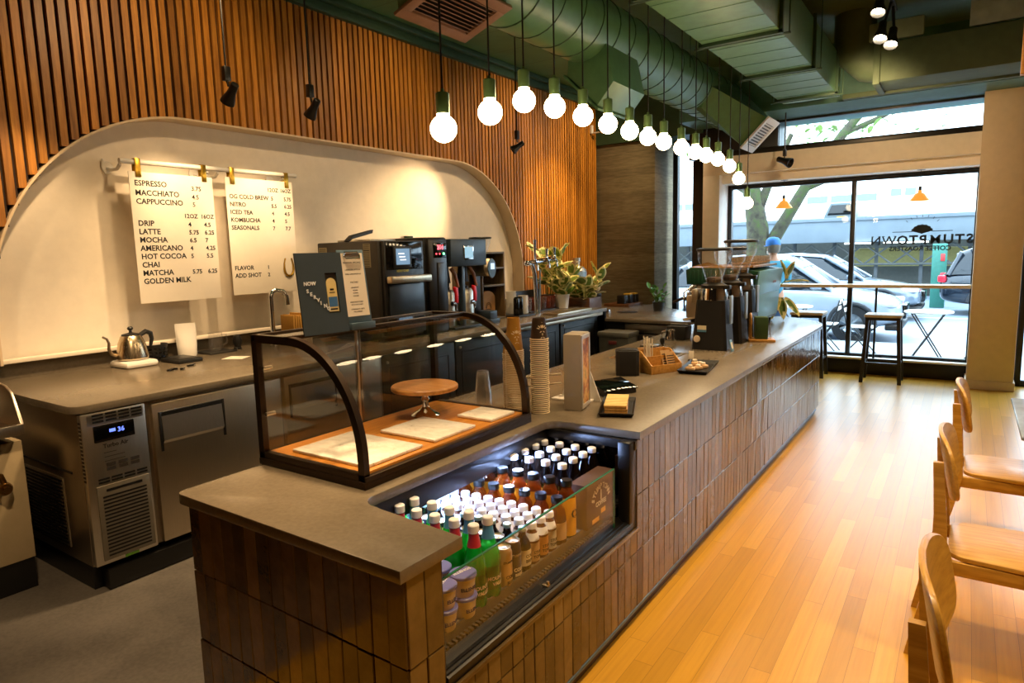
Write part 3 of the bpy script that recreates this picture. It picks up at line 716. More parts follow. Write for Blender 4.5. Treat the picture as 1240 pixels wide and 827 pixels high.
b = MB(); b.lathe([(.0235, .198), (.0175, .225), (.0165, .242)], seg=18); b.build('neck_wrap', M_('red_wrap', '#b3303c', .35), gb2)
set_row(gb2, 1.614, 6, X0, .082, 'green bottle with red neck wrap, %s in its row')
tub = thing('yogurt_tub', 'x', 'yogurt tub', (0, 0, 0), group='yogurt tubs')
b = MB(); b.lathe([(0, 0), (.032, 0), (.034, .003), (.040, .062), (0, .062)], seg=26); b.build('tub', TUB, tub)
b = MB(); b.lathe([(.0405, .060), (.0435, .061), (.0435, .069), (.041, .071), (0, .071)], seg=28); ld = b.build('lid', LILAC, tub)
b = MB(); b.text('ELLENOS', .017, axes((0, 0, .0713), (0, 1, 0), (-1, 0, 0)), align='CENTER', bold=.02); b.build('lid_lettering', CAPW, ld)
b = MB(); b.text('ELLENOS', .016, T(0, 0, .022), align='CENTER', bold=.025, cyl=.0372); b.build('lettering', M_('navy_ink', '#2b2f66', .5), tub)
first = True
for y, x, w in ((1.446, X0+.006, 'in the glass corner'), (1.538, X0+.010, 'by the green bottles'), (1.440, X0-.09, 'behind the corner stack'), (1.530, X0-.085, 'half hidden in second place')):
    for k in range(2):
        l = 'cream yogurt tub with lilac lid, %s of the pair %s' % (('upper', 'lower')[1-k], w)
        if first: tub.location = (x, y, DK); tub['label'] = l; first = False
        else: dup(tub, (x, y, DK+k*.0715), l, random.uniform(-.3, .3))
def can(name, label, m1, m2, txt, tm):
    r = thing(name, label, 'drink can', (0, 0, 0), group='coffee cans')
    b = MB(); b.lathe([(0, .003), (.022, .002), (.026, 0), (.0305, .01), (.0305, .118), (.026, .13), (.0265, .134)], seg=24); bd = b.build('can_body', m1, r)
    b = MB(); b.text(txt[0], .017, T(0, 0, .03) , align='CENTER', bold=.02, cyl=.031); b.text(txt[1], .014, T(0, 0, .012), align='CENTER', bold=.02, cyl=.031)
    b.text(txt[2], .010, T(0, 0, .085), align='CENTER', bold=.02, cyl=.031); b.build('lettering', tm, bd)
    b = MB(); b.lathe([(.0255, .133), (.0268, .136), (.0255, .137), (.0235, .132), (0, .132)], seg=24); b.box(-.004, .012, -.006, .006, .132, .1345, .001); b.build('can_lid', m2, r)
    return r
c1 = can('coffee_can', 'x', TAN, STEELH, ('COLD', 'BREW', 'STUMPTOWN'), INK)
set_row(c1, 1.763, 7, X0+.006, .066, 'tan coffee can with silver lid, %s in its row beside the green bottles')
c2 = can('coffee_can', 'x', NAVYC, STEELH, ('COLD', 'BREW', 'STUMPTOWN'), CREAML)
set_row(c2, 1.827, 7, X0+.002, .066, 'navy coffee can with silver lid, %s in its row beside the stubby bottles')
st = bottle('stubby_bottle', 'x', 'bottle', 'stubby brown coffee bottles', [(0, 0), (.029, 0), (.031, .005), (.031, .085), (.027, .105), (.014, .128), (.0125, .145), (0, .146)], DARKB, [(.0145, .143), (.0155, .145), (.0155, .156), (.013, .158), (0, .158)], CAPT,
            [(.0315, .022), (.0315, .08)], CREAML, ['COLD', 'BREW'], .016)
set_row(st, 1.892, 8, X0, .066, 'stubby dark bottle with cream label and teal cap, %s in its row')
chocs = [(1.957, KRAFT, 'beside the stubby bottles'), (2.018, M_('orange_label', '#c98a45', .5), 'the middle one of three'), (2.079, M_('greyed_label', '#b9b3a3', .5), 'beside the amber jars')]
for y, lm, w in chocs:
    cm = bottle('coffee_milk_bottle', 'x', 'bottle', 'white capped coffee milk bottles', [(0, 0), (.024, 0), (.027, .004), (.028, .05), (.028, .09), (.022, .112), (.0135, .126), (.013, .138), (0, .139)], CHOC, [(.0185, .131), (.0198, .133), (.0190, .151), (.0165, .154), (0, .154)], CAPW,
                [(.0285, .012), (.0285, .082)], lm, ['STUMP', 'TOWN'], .015)
    b = MB(); b.lathe([(.0285, .09), (.0225, .1125), (.0215, .117)], seg=20); b.build('shoulder_wrap', CAPW, cm)
    set_row(cm, y, 9, X0, .058, 'white capped coffee milk, %s in the row '+w)
# two more rows of caps behind the cans are the backs of the same bottles
aj = bottle('tea_jar', 'x', 'bottle', 'amber tea jars with black lids', [(0, 0), (.033, 0), (.036, .005), (.036, .10), (.030, .135), (.021, .15), (.021, .17), (0, .171)], AMBER, [(.023, .163), (.024, .165), (.024, .184), (.022, .187), (0, .187)], CAPB,
            [(.0365, .02), (.0365, .09)], KRAFT)
set_row(aj, 2.150, 7, X0-.005, .076, 'amber tea jar with black lid, %s in the row beside the milk bottles')
yb = bottle('juice_bottle', 'x', 'bottle', 'yellow labelled juice bottles', [(0, 0), (.034, 0), (.037, .005), (.037, .15), (.030, .18), (.021, .195), (.021, .215), (0, .216)], AMBER, [(.023, .207), (.024, .209), (.024, .229), (.022, .232), (0, .232)], CAPB,
            [(.0375, .01), (.0375, .165)], YEL, ['O'], .05, tz=.07)
set_row(yb, 2.228, 7, X0-.005, .078, 'tall juice bottle with yellow label and black lid, %s in its row')
dk = bottle('growler_bottle', 'x', 'bottle', 'tall dark coffee bottles with white caps', [(0, 0), (.036, 0), (.039, .006), (.039, .145), (.032, .185), (.018, .215), (.0165, .235), (0, .236)], DARKB, [(.0185, .232), (.0195, .234), (.0195, .252), (.017, .255), (0, .255)], CAPW)
first = True
for y, w, n in ((2.335, 'beside the yellow labelled bottles', 6), (2.425, 'second from the yellow labelled bottles', 6), (2.515, 'third from the yellow labelled bottles', 6), (2.598, 'along the mirrored end wall', 6)):
    set_row(dk, y, n, X0-.085, .083, 'tall dark coffee bottle, %s in the row '+w, first=first); first = False
bx = thing('growler_carton', 'brown printed carton standing behind the cooler glass before the dark bottles', 'carton', (-1.262, 2.40, DK))
b = MB(); b.box(-1.305, -1.222, 2.295, 2.555, DK, DK+.19, .003); b.build('carton_body', M_('brown_carton', '#4a3120', .6), bx, world=True)
b = MB()
for k, ch in enumerate('STUMPTOWN'):
    a = math.radians(160-140*k/8); b.text(ch, .032, axes((-1.2212, 2.42+.065*math.cos(a), DK+.085+.06*math.sin(a)), (0, math.sin(a), -math.cos(a)), (0, math.cos(a), math.sin(a))), align='CENTER', bold=.02)
b.build('arched_lettering', CREAML, bx, world=True)
b = MB(); b.text('COFFEE', .028, axes((-1.2212, 2.42, DK+.075), (0, 1, 0), (0, 0, 1)), align='CENTER', bold=.02); b.build('lettering', CREAML, bx, world=True)
b = MB(); b.text('1', .06, axes((-1.2212, 2.42, DK+.098), (0, 1, 0), (0, 0, 1)), align='CENTER', bold=.02); b.build('lettering', CREAML, bx, world=True)
b = MB(); b.box(-1.2218, -1.2205, 2.34, 2.40, DK+.012, DK+.03); b.box(-1.2218, -1.2205, 2.42, 2.46, DK+.035, DK+.055); b.build('sticker', YEL, bx, world=True)

# ------------------------------------------------------------------ curved glass display case
dc = thing('display_case', 'curved glass pastry case with bronze frame standing on the near end of the counter', 'display case', (-1.95, 2.045, HC))
Y0, Y1 = 1.52, 2.57
def cprof(o=0):  # outer edge of the case end, from the back foot over the roof to the front foot
    r = .40-o
    return [(-2.25+o, .925)]+[(-2.25+o, 1.41-o), (-2.03, 1.41-o)]+[(-2.03+(.365-o)*math.cos(math.radians(a)), .99+(.42-o)*math.sin(math.radians(a))) for a in range(85, -1, -5)]+[(-1.665-o, .925)]
fr_ = MB()
for y in (Y0, Y1-.025):
    a, c = cprof(0), cprof(.03)
    fr_.loft([[(p[0], y, p[1]), (p[0], y+.025, p[1]), (q[0], y+.025, q[1]), (q[0], y, q[1])] for p, q in zip(a, c)])
    fr_.box(-2.25, -1.665, y, y+.025, .925, .952, .001)
fr_.box(-2.25, -1.66, Y0-.004, Y1+.004, .90, .926, .003)
fr_.box(-1.682, -1.658, Y0, Y1, .925, .945, .002); fr_.box(-2.25, -2.225, Y0, Y1, 1.385, 1.41, .002); fr_.box(-2.25, -2.225, Y0, Y1, .925, .945, .002)
fr_.box(-2.05, -2.025, Y0, Y1, 1.398, 1.412, .002)
fr_.build('frame', BRONZE, dc, world=True)
pr = cprof(.012)
gl_ = MB(); g0 = [p for p in pr[2:]]
gl_.loft([[(p[0], Y0+.025, p[1]) for p in g0], [(p[0], Y1-.025, p[1]) for p in g0]], closed=False, caps=False)
gl_.build('curved_glass', GLS, dc, world=True)
rf = MB(); rf.box(-2.226, -2.05, Y0+.024, Y1-.024, 1.398, 1.404); rf.build('roof_panel', GLASS('roof_glass', (.95, .94, .93), .2, .03), dc, world=True)
for y in (Y0+.012, Y1-.013):
    s_ = MB(); c = cprof(.028); s_.prism([(p[0], p[1]) for p in c], 'y', y-.002, y+.002); s_.build('end_glass', GLS, dc, world=True)
s_ = MB(); s_.box(-2.238, -2.232, Y0+.02, 2.06, .945, 1.39); s_.box(-2.246, -2.241, 2.03, Y1-.02, .945, 1.39); s_.build('sliding_door', GLASS('door_glass', (.80, .78, .75), .16, .02), dc, world=True)
s_ = MB(); s_.box(-2.24, -2.228, 2.03, 2.042, .945, 1.39, .002); s_.box(-2.248, -2.24, 2.06, 2.068, .945, 1.39, .002); s_.build('door_rail', STEELH, dc, world=True)
s_ = MB(); s_.box(-2.222, -1.69, Y0+.027, Y1-.027, .927, .95, .003); s_.build('base_board', wood('honey_board', '#a2671f', '#c07d2c', '#cf9142', 1, .35), dc, world=True)
s_ = MB()
for z in (1.1, 1.28):
    s_.cyl((-2.205, Y0+.01, z), (-2.205, Y0+.05, z), .008, seg=10)
s_.build('hinge_pin', STEELH, dc, world=True)
for (x0, x1, y0, y1, rz, w) in ((-2.12, -1.715, 1.575, 1.875, 0, 'nearest the front of the case'), (-2.02, -1.715, 1.945, 2.215, 0, 'in the middle of the case'), (-1.90, -1.705, 2.315, 2.50, 0, 'smallest, at the far end of the case')):
    m_ = MB(); m_.box(x0, x1, y0, y1, .951, .964, .004)
    tag(m_.build('marble_board', MARBLE), 'white marble serving board lying %s' % w, 'serving board', 'marble boards in the case')
cs = thing('cake_stand', 'round wooden cake stand on a turned chrome foot inside the glass case', 'cake stand', (-2.05, 2.27, .951))
b = MB(); b.lathe([(0, .125), (.150, .125), (.155, .130), (.155, .142), (.150, .147), (0, .147)], seg=40); b.build('plate', wood('stand_wood', '#8a5a2a', '#a8743a', '#c08e52', 0, .35), cs)
b = MB(); b.lathe([(0, .001), (.065, .001), (.068, .006), (.06, .014), (.03, .03), (.016, .045), (.014, .07), (.02, .08), (.014, .09), (.02, .11), (.04, .125), (0, .125)], seg=30); b.build('foot', CHROME, cs)
# ------------------------------------------------------------------ signs on the case roof
ns = thing('now_serving_board', 'slate blue felt board with white letters and a window showing a coffee bag', 'sign', (-1.98, 1.60, 1.412))
A = axes((-1.962, 1.545, 1.414), (.12, 1, 0), (-.10, 0, 1))
b = MB()
for x0, x1, y0, y1 in ((0, .115, 0, .30), (.165, .195, 0, .30), (.115, .165, 0, .075), (.115, .165, .225, .30)): b.box(x0, x1, y0, y1, -.006, 0, M=A)
b.build('board', NAVY, ns, world=True)
b = MB(); b.box(.105, .175, .065, .235, -.035, -.0065, M=A); b.build('recess', M_('recess_brown', '#2b211a', .8), ns, world=True)
b = MB(); b.text('NOW', .019, A @ T(.022, .182, .0005), bold=.03, ext=.002); b.build('word', CAPW, ns, world=True); b = MB()
for k, ch in enumerate('SERVING'): b.text(ch, .019, A @ T(.030+k*.0128, .155-k*.0115, .0005), bold=.03, ext=.002)
b.build('slanting_word', CAPW, ns, world=True)
b = MB(); b.prism([(.119, .08), (.161, .08), (.161, .185)]+arc(.140, .185, .021, 0, 180, 8)[1:], 'z', -.006, -.003, M=A); bg_ = b.build('coffee_bag_card', M_('bag_cream', '#e3cf8f', .5), ns, world=True)
b = MB(); b.box(.121, .159, .098, .135, -.0029, -.0022, M=A); b.build('card_band', M_('bag_blue', '#3f6ea5', .5), bg_, world=True)
b = MB(); b.box(.132, .148, .16, .166, -.0029, -.0022, M=A); b.box(.128, .152, .15, .153, -.0029, -.0022, M=A); b.box(.124, .156, .086, .092, -.0029, -.0022, M=A); b.build('card_print', INK, bg_, world=True)
b = MB(); b.box(.06, .10, -.001, .01, -.10, -.006, .001, M=A); b.build('foot', NAVY, ns, world=True)
cl = thing('menu_clipboard', 'blue clipboard with a printed cream menu standing on the case roof', 'clipboard', (-1.97, 1.78, 1.412))
A = axes((-1.975, 1.755, 1.4385), (.10, 1, 0), (-.12, 0, 1))
b = MB(); b.box(0, .125, 0, .285, -.005, 0, .002, M=A); b.build('board', M_('clip_blue', '#4a6272', .5), cl, world=True)
b = MB(); b.box(.008, .117, .025, .272, .0005, .0015, M=A); pp = b.build('menu_sheet', PAPER, cl, world=True)
b = MB()
rows = [(.232, 'SEASONAL SPECIALS', .009), (.205, 'LAVENDER LATTE 6.5', .0075), (.188, 'ROSE CARDAMOM 6.5', .0075), (.155, 'PASTRIES', .009), (.135, 'CROISSANT', .007), (.124, 'SCONE', .007), (.113, 'MUFFIN', .007), (.102, 'COOKIE', .007), (.078, 'AVOCADO TOAST', .0075), (.068, 'WITH CHILI FLAKES', .0065), (.05, 'OVERNIGHT OATS', .0075), (.040, 'WITH BERRIES', .0065)]
for z, tx, s in rows: b = MB(); b.text(tx, s, A @ T(.0625, z, .0018), align='CENTER', ext=.0002); b.build('printed_line', INK, pp, world=True)
b = MB(); b.tube([A @ Vector(p) for p in ((.025, .262, .006), (.03, .25, .012), (.095, .25, .012), (.10, .262, .006), (.09, .275, .006), (.035, .275, .006))], .0035, 8, closed=True); b.box(.03, .095, .262, .278, .0015, .006, .001, M=A); b.build('clip', CHROME, cl, world=True)
b = MB(); b.box(-2.04, -1.955, 1.765, 1.89, 1.412, 1.438, .002); b.box(-2.03, -1.975, 1.775, 1.88, 1.438, 1.446, .002); b.build('stand', M_('stand_blue', '#3d5260', .5), cl, world=True)

# ------------------------------------------------------------------ upturned paper cup stacks
CUPC = M_('cup_cream', '#e6d3ae', .55, var=.02)
CUPB = M_('cup_ochre', '#b0802f', .5, var=.03)
CUPD = M_('cup_dark_brown', '#3a2a1d', .5, var=.03)
def cup(h, rr, rt_, mat, emblem):
    r = thing('paper_cup', 'x', 'cup', (0, 0, 0))
    b = MB(); b.lathe([(rr-.001, .006), (rt_, h-.002), (rt_, h), (rt_-.003, h), (rt_-.003, h-.005), (0, h-.005)], seg=28); b.build('cup_wall', mat, r)
    b = MB(); b.tube([(rr*math.cos(2*PI*k/28), rr*math.sin(2*PI*k/28), .0032) for k in range(28)], .0032, 6, closed=True); b.build('rim', CUPC, r)
    return r
def emblem(root, h, rr, rt_):
    b = MB(); A = lambda x, z: (lambda rad: Vector(((rad+.0007)*math.cos(x/rad), (rad+.0007)*math.sin(x/rad), z)))(rr+(rt_-rr)*z/h)
    def blob(x, z, w, hh, ang):
        n = 8; c = []
        for k in range(n):
            a = 2*PI*k/n; u = w*math.cos(a); v = hh*math.sin(a); c.append(A(x+u*math.cos(ang)-v*math.sin(ang), z+u*math.sin(ang)+v*math.cos(ang)))
        b.add(c, [list(range(n))])
    zc = h*.52
    for q in (-1, 1):
        for ang, d in ((.3, .016), (.75, .02), (1.25, .021)): blob(q*d*math.sin(ang), zc+d*math.cos(ang)-.004, .0028, .008, -q*ang)
        blob(q*.008, zc-.014, .0025, .006, q*1.0); blob(q*.006, zc-.042, .0016, .006, q*1.1)
    blob(0, zc+.012, .003, .009, 0); blob(0, zc-.024, .004, .0025, 0); blob(0, zc-.030, .003, .002, 0); blob(0, zc+.032, .0016, .0016, 0)
    b.build('printed_emblem', CUPC, root)
# from the photograph: ochre stack with a tall cup on top, dark stack beside it, a lower stack behind
for (x, y, n, pit, h, rr, rt_, mt, word, rz) in ((-1.835, 2.70, 36, .0089, .165, .045, .031, CUPB, 'ochre', -.6), (-1.722, 2.755, 39, .0097, .105, .044, .032, CUPD, 'dark brown', -.6), (-1.90, 2.765, 30, .0097, .105, .042, .031, CUPB, 'smaller ochre', -.6)):
    p = None
    for k in range(n):
        l = 'upside down paper cup, %s rim up in the %s stack' % (nth(k+1), word)
        if k == n-1: l = 'upside down %s paper cup, topmost of its stack with its printed wall showing' % word
        loc = (x+random.uniform(-.0012, .0012), y+random.uniform(-.0012, .0012), HC+k*pit)
        if p is None:
            p = cup(h, rr, rt_, mt, False); p.location = loc; p.rotation_euler.z = rz; p['label'] = l; p['group'] = 'cups of the %s stack' % word
        elif k < n-1: dup(p, loc, l, rz)
        else:
            q = dup(p, loc, l, rz); emblem(q, h, rr, rt_)
pl = thing('plastic_cup', 'x', 'cup', (0, 0, 0), group='clear plastic cups')
b = MB(); b.lathe([(.046, 0), (.047, .003), (.045, .006), (.032, .115), (.031, .118), (0, .116)], seg=24); b.build('cup_wall', CLEARP, pl)
for k in range(9):
    l = 'clear plastic cup, %s up in the stack behind the case' % nth(k+1)
    loc = (-2.05, 2.72, HC+k*.009)
    if k == 0: pl.location = loc; pl['label'] = l
    else: dup(pl, loc, l)

# ------------------------------------------------------------------ till things
tb = thing('menu_display_box', 'tall pale grey display box with a framed warm picture on its side', 'display box', (-1.61, 2.95, HC))
A = RZ(math.radians(-22)); Mx = T(-1.612, 2.93, HC) @ RZ(math.radians(12))
b = MB(); b.box(-.045, .045, -.075, .075, 0, .385, .003, M=Mx); b.box(-.045, .045, -.004, .0, .3845, .3865, M=Mx); b.build('box_body', M_('pale_grey_card', '#a89c8a', .6, var=.02), tb, world=True)
b = MB()
for y0, y1, z0, z1 in ((-.073, .073, .01, .03), (-.073, .073, .36, .38), (-.073, -.058, .03, .36), (.058, .073, .03, .36)): b.box(.045, .052, y0, y1, z0, z1, .001, M=Mx)
b.build('picture_frame', M_('silver_frame', '#c6bfb2', .35, .4), tb, world=True)
k = N('warm_picture'); n_ = k.noise(k.obj(), 14, 5); k.link(k.ramp(n_, [(.3, '#4b2a14'), (.45, '#b06a22'), (.55, '#e0b060'), (.7, '#5a7030')]), k.b.inputs['Base Color'])
b = MB(); b.box(.045, .047, -.065, .065, .03, .36, M=Mx); b.build('picture', k.mat, tb, world=True)
ws = thing('tablet_stand', 'pale folded tablet stand behind the grey display box', 'tablet stand', (-1.72, 3.12, HC))
b = MB(); b.prism([(-1.80, HC), (-1.56, HC), (-1.64, HC+.20), (-1.72, HC+.30)], 'y', 3.10, 3.108, .002); b.box(-1.82, -1.60, 3.02, 3.12, HC, HC+.012, .003); b.build('panel', WHITEP, ws, world=True)
b = MB(); b.tube([(-1.72, 3.10, HC+.29), (-1.82, 3.28, HC+.33)], .009); b.tube([(-1.80, 3.10, HC+.13), (-2.0, 3.05, HC+.10)], .006); b.tube([(-1.80, 3.10, HC+.08), (-2.0, 3.05, HC+.05)], .005); b.build('arm', STEELH, ws, world=True)
rd_ = thing('card_reader', 'slanted black glossy card reader lying on the worktop behind the wooden sticks', 'card reader', (-1.6, 3.30, HC))
Mx = T(-1.60, 3.33, HC) @ RZ(math.radians(-25))
b = MB(); b.prism([(-.07, 0), (.07, 0), (.07, .03), (-.07, .065)], 'y', -.11, .11, .006, M=Mx); b.build('reader_body', BLACKP, rd_, world=True)
b = MB(); b.prism([(-.072, .064), (.078, .028), (.079, .034), (-.072, .070)], 'y', -.115, .115, .002, M=Mx); b.build('screen', M_('black_screen', '#050608', .05, 0, 0), rd_, world=True)
def tray(name, label, x, y, lx, ly, rz, h=.022, grp=None):
    t = thing(name, label, 'tray', (x, y, HC), rz, grp)
    b = MB(); o = [(-lx, -ly), (lx, -ly), (lx, ly), (-lx, ly)]
    f = lambda s, z: [(p[0]*s, p[1]*s*1.0, z) for p in o]
    b.loft([f(.88, 0), f(1.0, h), f(.97, h), f(.86, .005)]); b.build('tray_body', BLACKP, t); return t
tray('black_tray', 'small black tray holding the bundle of bamboo sticks', -1.415, 3.0, .085, .19, math.radians(22))
for k in range(3):
    bs = MB(); Mx = T(-1.415, 2.985, HC+.0065+k*.0145) @ RZ(math.radians(22+random.uniform(-3, 3)))
    bs.box(-.055, .055, -.13, .13, 0, .014, .003, m=0, M=Mx)
    for j in range(10):
        if k == 2: bs.box(-.055, .055, -.126+j*.026, -.108+j*.026, .0135, .0155, m=1, M=Mx)
    tag(bs.build('bamboo_bundle', [BAMBOO, M_('pale_bamboo', '#f0d890', .5)]), 'bundle of pale bamboo sticks in the small black tray, %s of three layers' % ('lowest', 'middle', 'topmost')[k], 'stir sticks', 'bamboo bundles')
nd = thing('napkin_holder', 'black square napkin holder with cut corners standing beside the wooden caddy', 'napkin holder', (-1.765, 3.88, HC))
Mx = RZ(math.radians(28))
b = MB(); o8 = [(-.072, -.05), (-.05, -.072), (.05, -.072), (.072, -.05), (.072, .05), (.05, .072), (-.05, .072), (-.072, .05)]
b.prism(o8, 'z', 0, .16, .005, M=Mx); b.prism([(p[0]*.8, p[1]*.8) for p in o8], 'z', .158, .164, .002, M=Mx); b.build('holder', M_('matt_black', '#171412', .55), nd)
wc = thing('wooden_caddy', 'honey coloured wooden caddy holding straws and printed cards', 'caddy', (-1.64, 4.08, HC))
Mx = T(-1.64, 4.08, HC) @ RZ(math.radians(62))
b = MB()
for x in (-.125, .117): b.prism([(-.09, 0), (.09, 0), (.09, .14), (.02, .14), (-.09, .055)] , 'y', x, x+.008, .001, M=Mx @ RZ(PI/2) @ T(0, 0, 0) if False else Mx @ Matrix(((0, 1, 0, 0), (1, 0, 0, 0), (0, 0, 1, 0), (0, 0, 0, 1))))
b.box(-.117, .117, -.09, -.082, 0, .055, .001, M=Mx); b.box(-.117, .117, .082, .09, 0, .14, .001, M=Mx); b.box(-.117, .117, -.003, .004, 0, .10, M=Mx); b.box(-.117, .117, -.082, .082, 0, .006, M=Mx); b.build('caddy_box', OAK, wc, world=True)
for k in range(9):
    s_ = MB(); px, py = -.07+.012*(k % 5)+random.uniform(0, .01), .03+.018*(k//5)
    s_.tube([Mx @ Vector((px, py, .008)), Mx @ Vector((px+random.uniform(-.01, .02), py+.015, .20+random.uniform(0, .03)))], .004, 7)
    tag(s_.build('straw', M_('paper_straw', '#dcd2bd', .5) if k == 0 else bpy.data.materials['paper_straw']), 'wrapped paper straw standing in the wooden caddy', 'straw', 'straws in the caddy')
for k, (px, h_, wd) in enumerate(((.03, .13, .08), (.05, .12, .08), (-.08, .15, .075))):
    c_ = MB(); A_ = Mx @ T(px, -.03-.02*k if k < 2 else .055, .008) @ RX(math.radians(-20)); c_.box(0, wd, 0, .002, 0, h_, m=0, M=A_)
    if k < 2:
        for q in range(5): c_.box(.008, wd-.012, -.001, 0, h_-.03-.016*q, h_-.024-.016*q, m=1, M=A_)
    tag(c_.build('loyalty_card', [KRAFT, INK]), ('kraft card with dark printed lines in front in the wooden caddy', 'second kraft card leaning behind the first in the caddy', 'plain kraft card at the back corner of the wooden caddy')[k], 'card', 'cards in the caddy')
tray('sample_tray', 'long black tray with folded pastry samples beside the caddy', -1.43, 4.27, .095, .23, math.radians(8), .024)
for k, (dx, dy, s) in enumerate(((-.03, -.09, 1), (.01, -.04, .9), (-.02, .0, 1.15), (.03, .03, 1), (.0, .08, .9))):
    a = math.radians(8); x = -1.43+dx*math.cos(a)-dy*math.sin(a); y = 4.25+dx*math.sin(a)+dy*math.cos(a)
    p_ = MB(); z = HC+.007+(.018 if k == 2 else 0)
    p_.box(-.03*s, .03*s, -.02, .02, 0, .022*s, .006, m=0, M=T(x, y, z) @ RZ(k*.9)); p_.box(-.012, .012, -.014, .014, .02*s, .036*s, .004, m=1, M=T(x, y, z) @ RZ(k*.9+.5))
    tag(p_.build('pastry_sample', [M_('pale_pastry', '#d7b183', .6) if k == 0 else bpy.data.materials['pale_pastry'], PAPER]), 'small wrapped pastry sample, %s along the long black tray' % nth(k+1), 'pastry', 'pastry samples')
tg = MB(); tg.box(-1.60, -1.565, 4.56, 4.563, HC, HC+.07, .001, m=0); tg.box(-1.605, -1.56, 4.55, 4.58, HC, HC+.008, .001, m=1); tag(tg.build('tray_tag', [PAPER, BLACKP]), 'small white tag standing behind the sample tray', 'tag')
sc2 = thing('espresso_scale', 'flat black scale with a pale lit face lying behind the wooden caddy', 'scale', (-2.08, 5.05, HC))
b = MB(); b.box(-.075, .075, -.075, .075, 0, .022, .006); b.build('scale_body', BLACKP, sc2)
b = MB(); b.box(-.065, .065, -.065, .03, .022, .025, .001); b.build('plate', STEELH, sc2)
tm = thing('coffee_tamper', 'chrome coffee tamper with dark knob standing near the rinse tray', 'tamper', (-1.98, 5.02, HC))
b = MB(); b.lathe([(0, 0), (.029, 0), (.029, .012), (.012, .024), (.010, .035), (0, .035)]); b.build('tamper_base', CHROME, tm)
b = MB(); b.lathe([(.010, .034), (.016, .045), (.019, .065), (.016, .085), (0, .09)]); b.build('knob', BLACKP, tm)
mp = thing('steel_pitcher', 'small steel milk pitcher standing left of the nearest grinder', 'pitcher', (-2.02, 5.30, HC))
b = MB(); b.lathe([(0, .002), (.042, .002), (.046, .01), (.046, .05), (.034, .10), (.038, .12), (.035, .12), (.031, .10), (.042, .05), (.042, .012), (0, .012)], seg=24); b.build('pitcher_body', CHROME, mp)
b = MB(); b.tube([(-.035, 0, .11), (-.075, 0, .10), (-.075, 0, .04), (-.045, 0, .03)], .006, 8); b.build('handle', CHROME, mp)
kx = thing('knock_box', 'black knock box with a bar beside the steel pitcher', 'knock box', (-2.06, 5.62, HC))
b = MB(); b.prism([(-.08, 0), (.08, 0), (.085, .12), (-.085, .12)], 'y', -.08, .08, .008); b.build('box_body', BLACKP, kx)
b = MB(); b.tube([(-.08, 0, .125), (.08, 0, .125)], .012, 10); b.build('bar', CHAR, kx)
dt = thing('drain_sink', 'steel rinse tray let into the worktop before the grinders', 'rinse tray', (-1.95, 4.6, HC))
b = MB(); b.box(-2.15, -1.72, 4.40, 4.85, HC, HC+.006, .002); b.build('rim', STEELH, dt, world=True)
b = MB(); b.box(-2.12, -1.75, 4.43, 4.82, HC+.006, HC+.010, .002); b.build('mat', BLACKP, dt, world=True)
# ------------------------------------------------------------------ back bar
HB = .99
bt = MB(); bt.prism([(-4.86, 1.42), (-3.66, 1.42)]+arc(-3.66, 1.48, .06, -90, 0, 5)[1:]+[(-3.60, 7.33), (-4.86, 7.33)], 'z', .95, HB, .004)
tag(bt.build('back_worktop', STONE), 'grey stone worktop along the wall under the white arch', 'worktop')
bs = MB(); bs.box(-4.895, -4.862, -.3, 7.33, .95, 1.095, .003); tag(bs.build('backsplash', STONE), 'low grey stone upstand along the foot of the white arch', 'backsplash')
uf = thing('undercounter_fridge', 'stainless undercounter fridge with louvred compressor panel and blue digital display', 'fridge', (-4.1, 2.4, .0))
b = MB(); b.box(-4.6, -3.635, 1.445, 3.55, .14, .948, .004); b.build('fridge_body', brushed('steel_side', '#9c8f7d', .36, 2), uf, world=True)
b = MB(); b.box(-4.6, -3.68, 1.46, 3.55, 0, .14); b.box(-3.682, -3.60, 1.5, 3.55, .005, .11, .003); b.build('plinth', BLACK, uf, world=True)
b = MB(); b.box(-4.45, -3.75, 1.44, 1.446, .62, .63); b.build('side_seam', BLACKP, uf, world=True)
b = MB()
b.box(-4.35, -3.86, 1.441, 1.4455, .20, .58, .001, m=0)
for k in range(18): b.box(-4.33, -3.88, 1.4385, 1.442, .215+k*.02, .226+k*.02, m=1)
b.build('side_vent', [STEEL, BLACK], uf, world=True)
b = MB(); b.box(-3.638, -3.60, 1.447, 1.765, .145, .945, .006, m=0)
b.box(-3.603, -3.5985, 1.475, 1.75, .88, .935, m=0)
def slots(y0, y1, z, n, h=.010, gap=.010):
    w = (y1-y0+gap)/n
    for k in range(n): b.box(-3.6005, -3.5975, y0+k*w, y0+(k+1)*w-gap, z, z+h, m=1)
for z in (.925, .908, .891): slots(1.50, 1.745, z, 4)
for z in (.590, .574): slots(1.50, 1.745, z, 4)
for k in range(16): b.box(-3.63, -3.606, 1.4455, 1.448, .895-k*.020, .907-k*.020, m=1)
b.build('compressor_panel', [STEEL, BLACK], uf, world=True)
b = MB(); b.box(-3.601, -3.596, 1.50, 1.70, .79, .875, .004); dp = b.build('display_panel', BLACKG, uf, world=True)
b = MB(); b.text('36', .034, axes((-3.5955, 1.615, .826), (0, 1, 0), (0, 0, 1)), bold=.02); b.box(-3.596, -3.5955, 1.575, 1.605, .832, .848); b.build('digits', EMIT('blue_digits', (.12, .2, 1), .7), dp, world=True)
b = MB(); b.text('Turbo Air', .030, axes((-3.598, 1.60, .755), (0, 1, 0), (0, 0, 1)), align='CENTER', bold=.03)
for k in range(3): b.box(-3.599, -3.598, 1.54, 1.64 if k else 1.60, .728-k*.022, .731-k*.022)
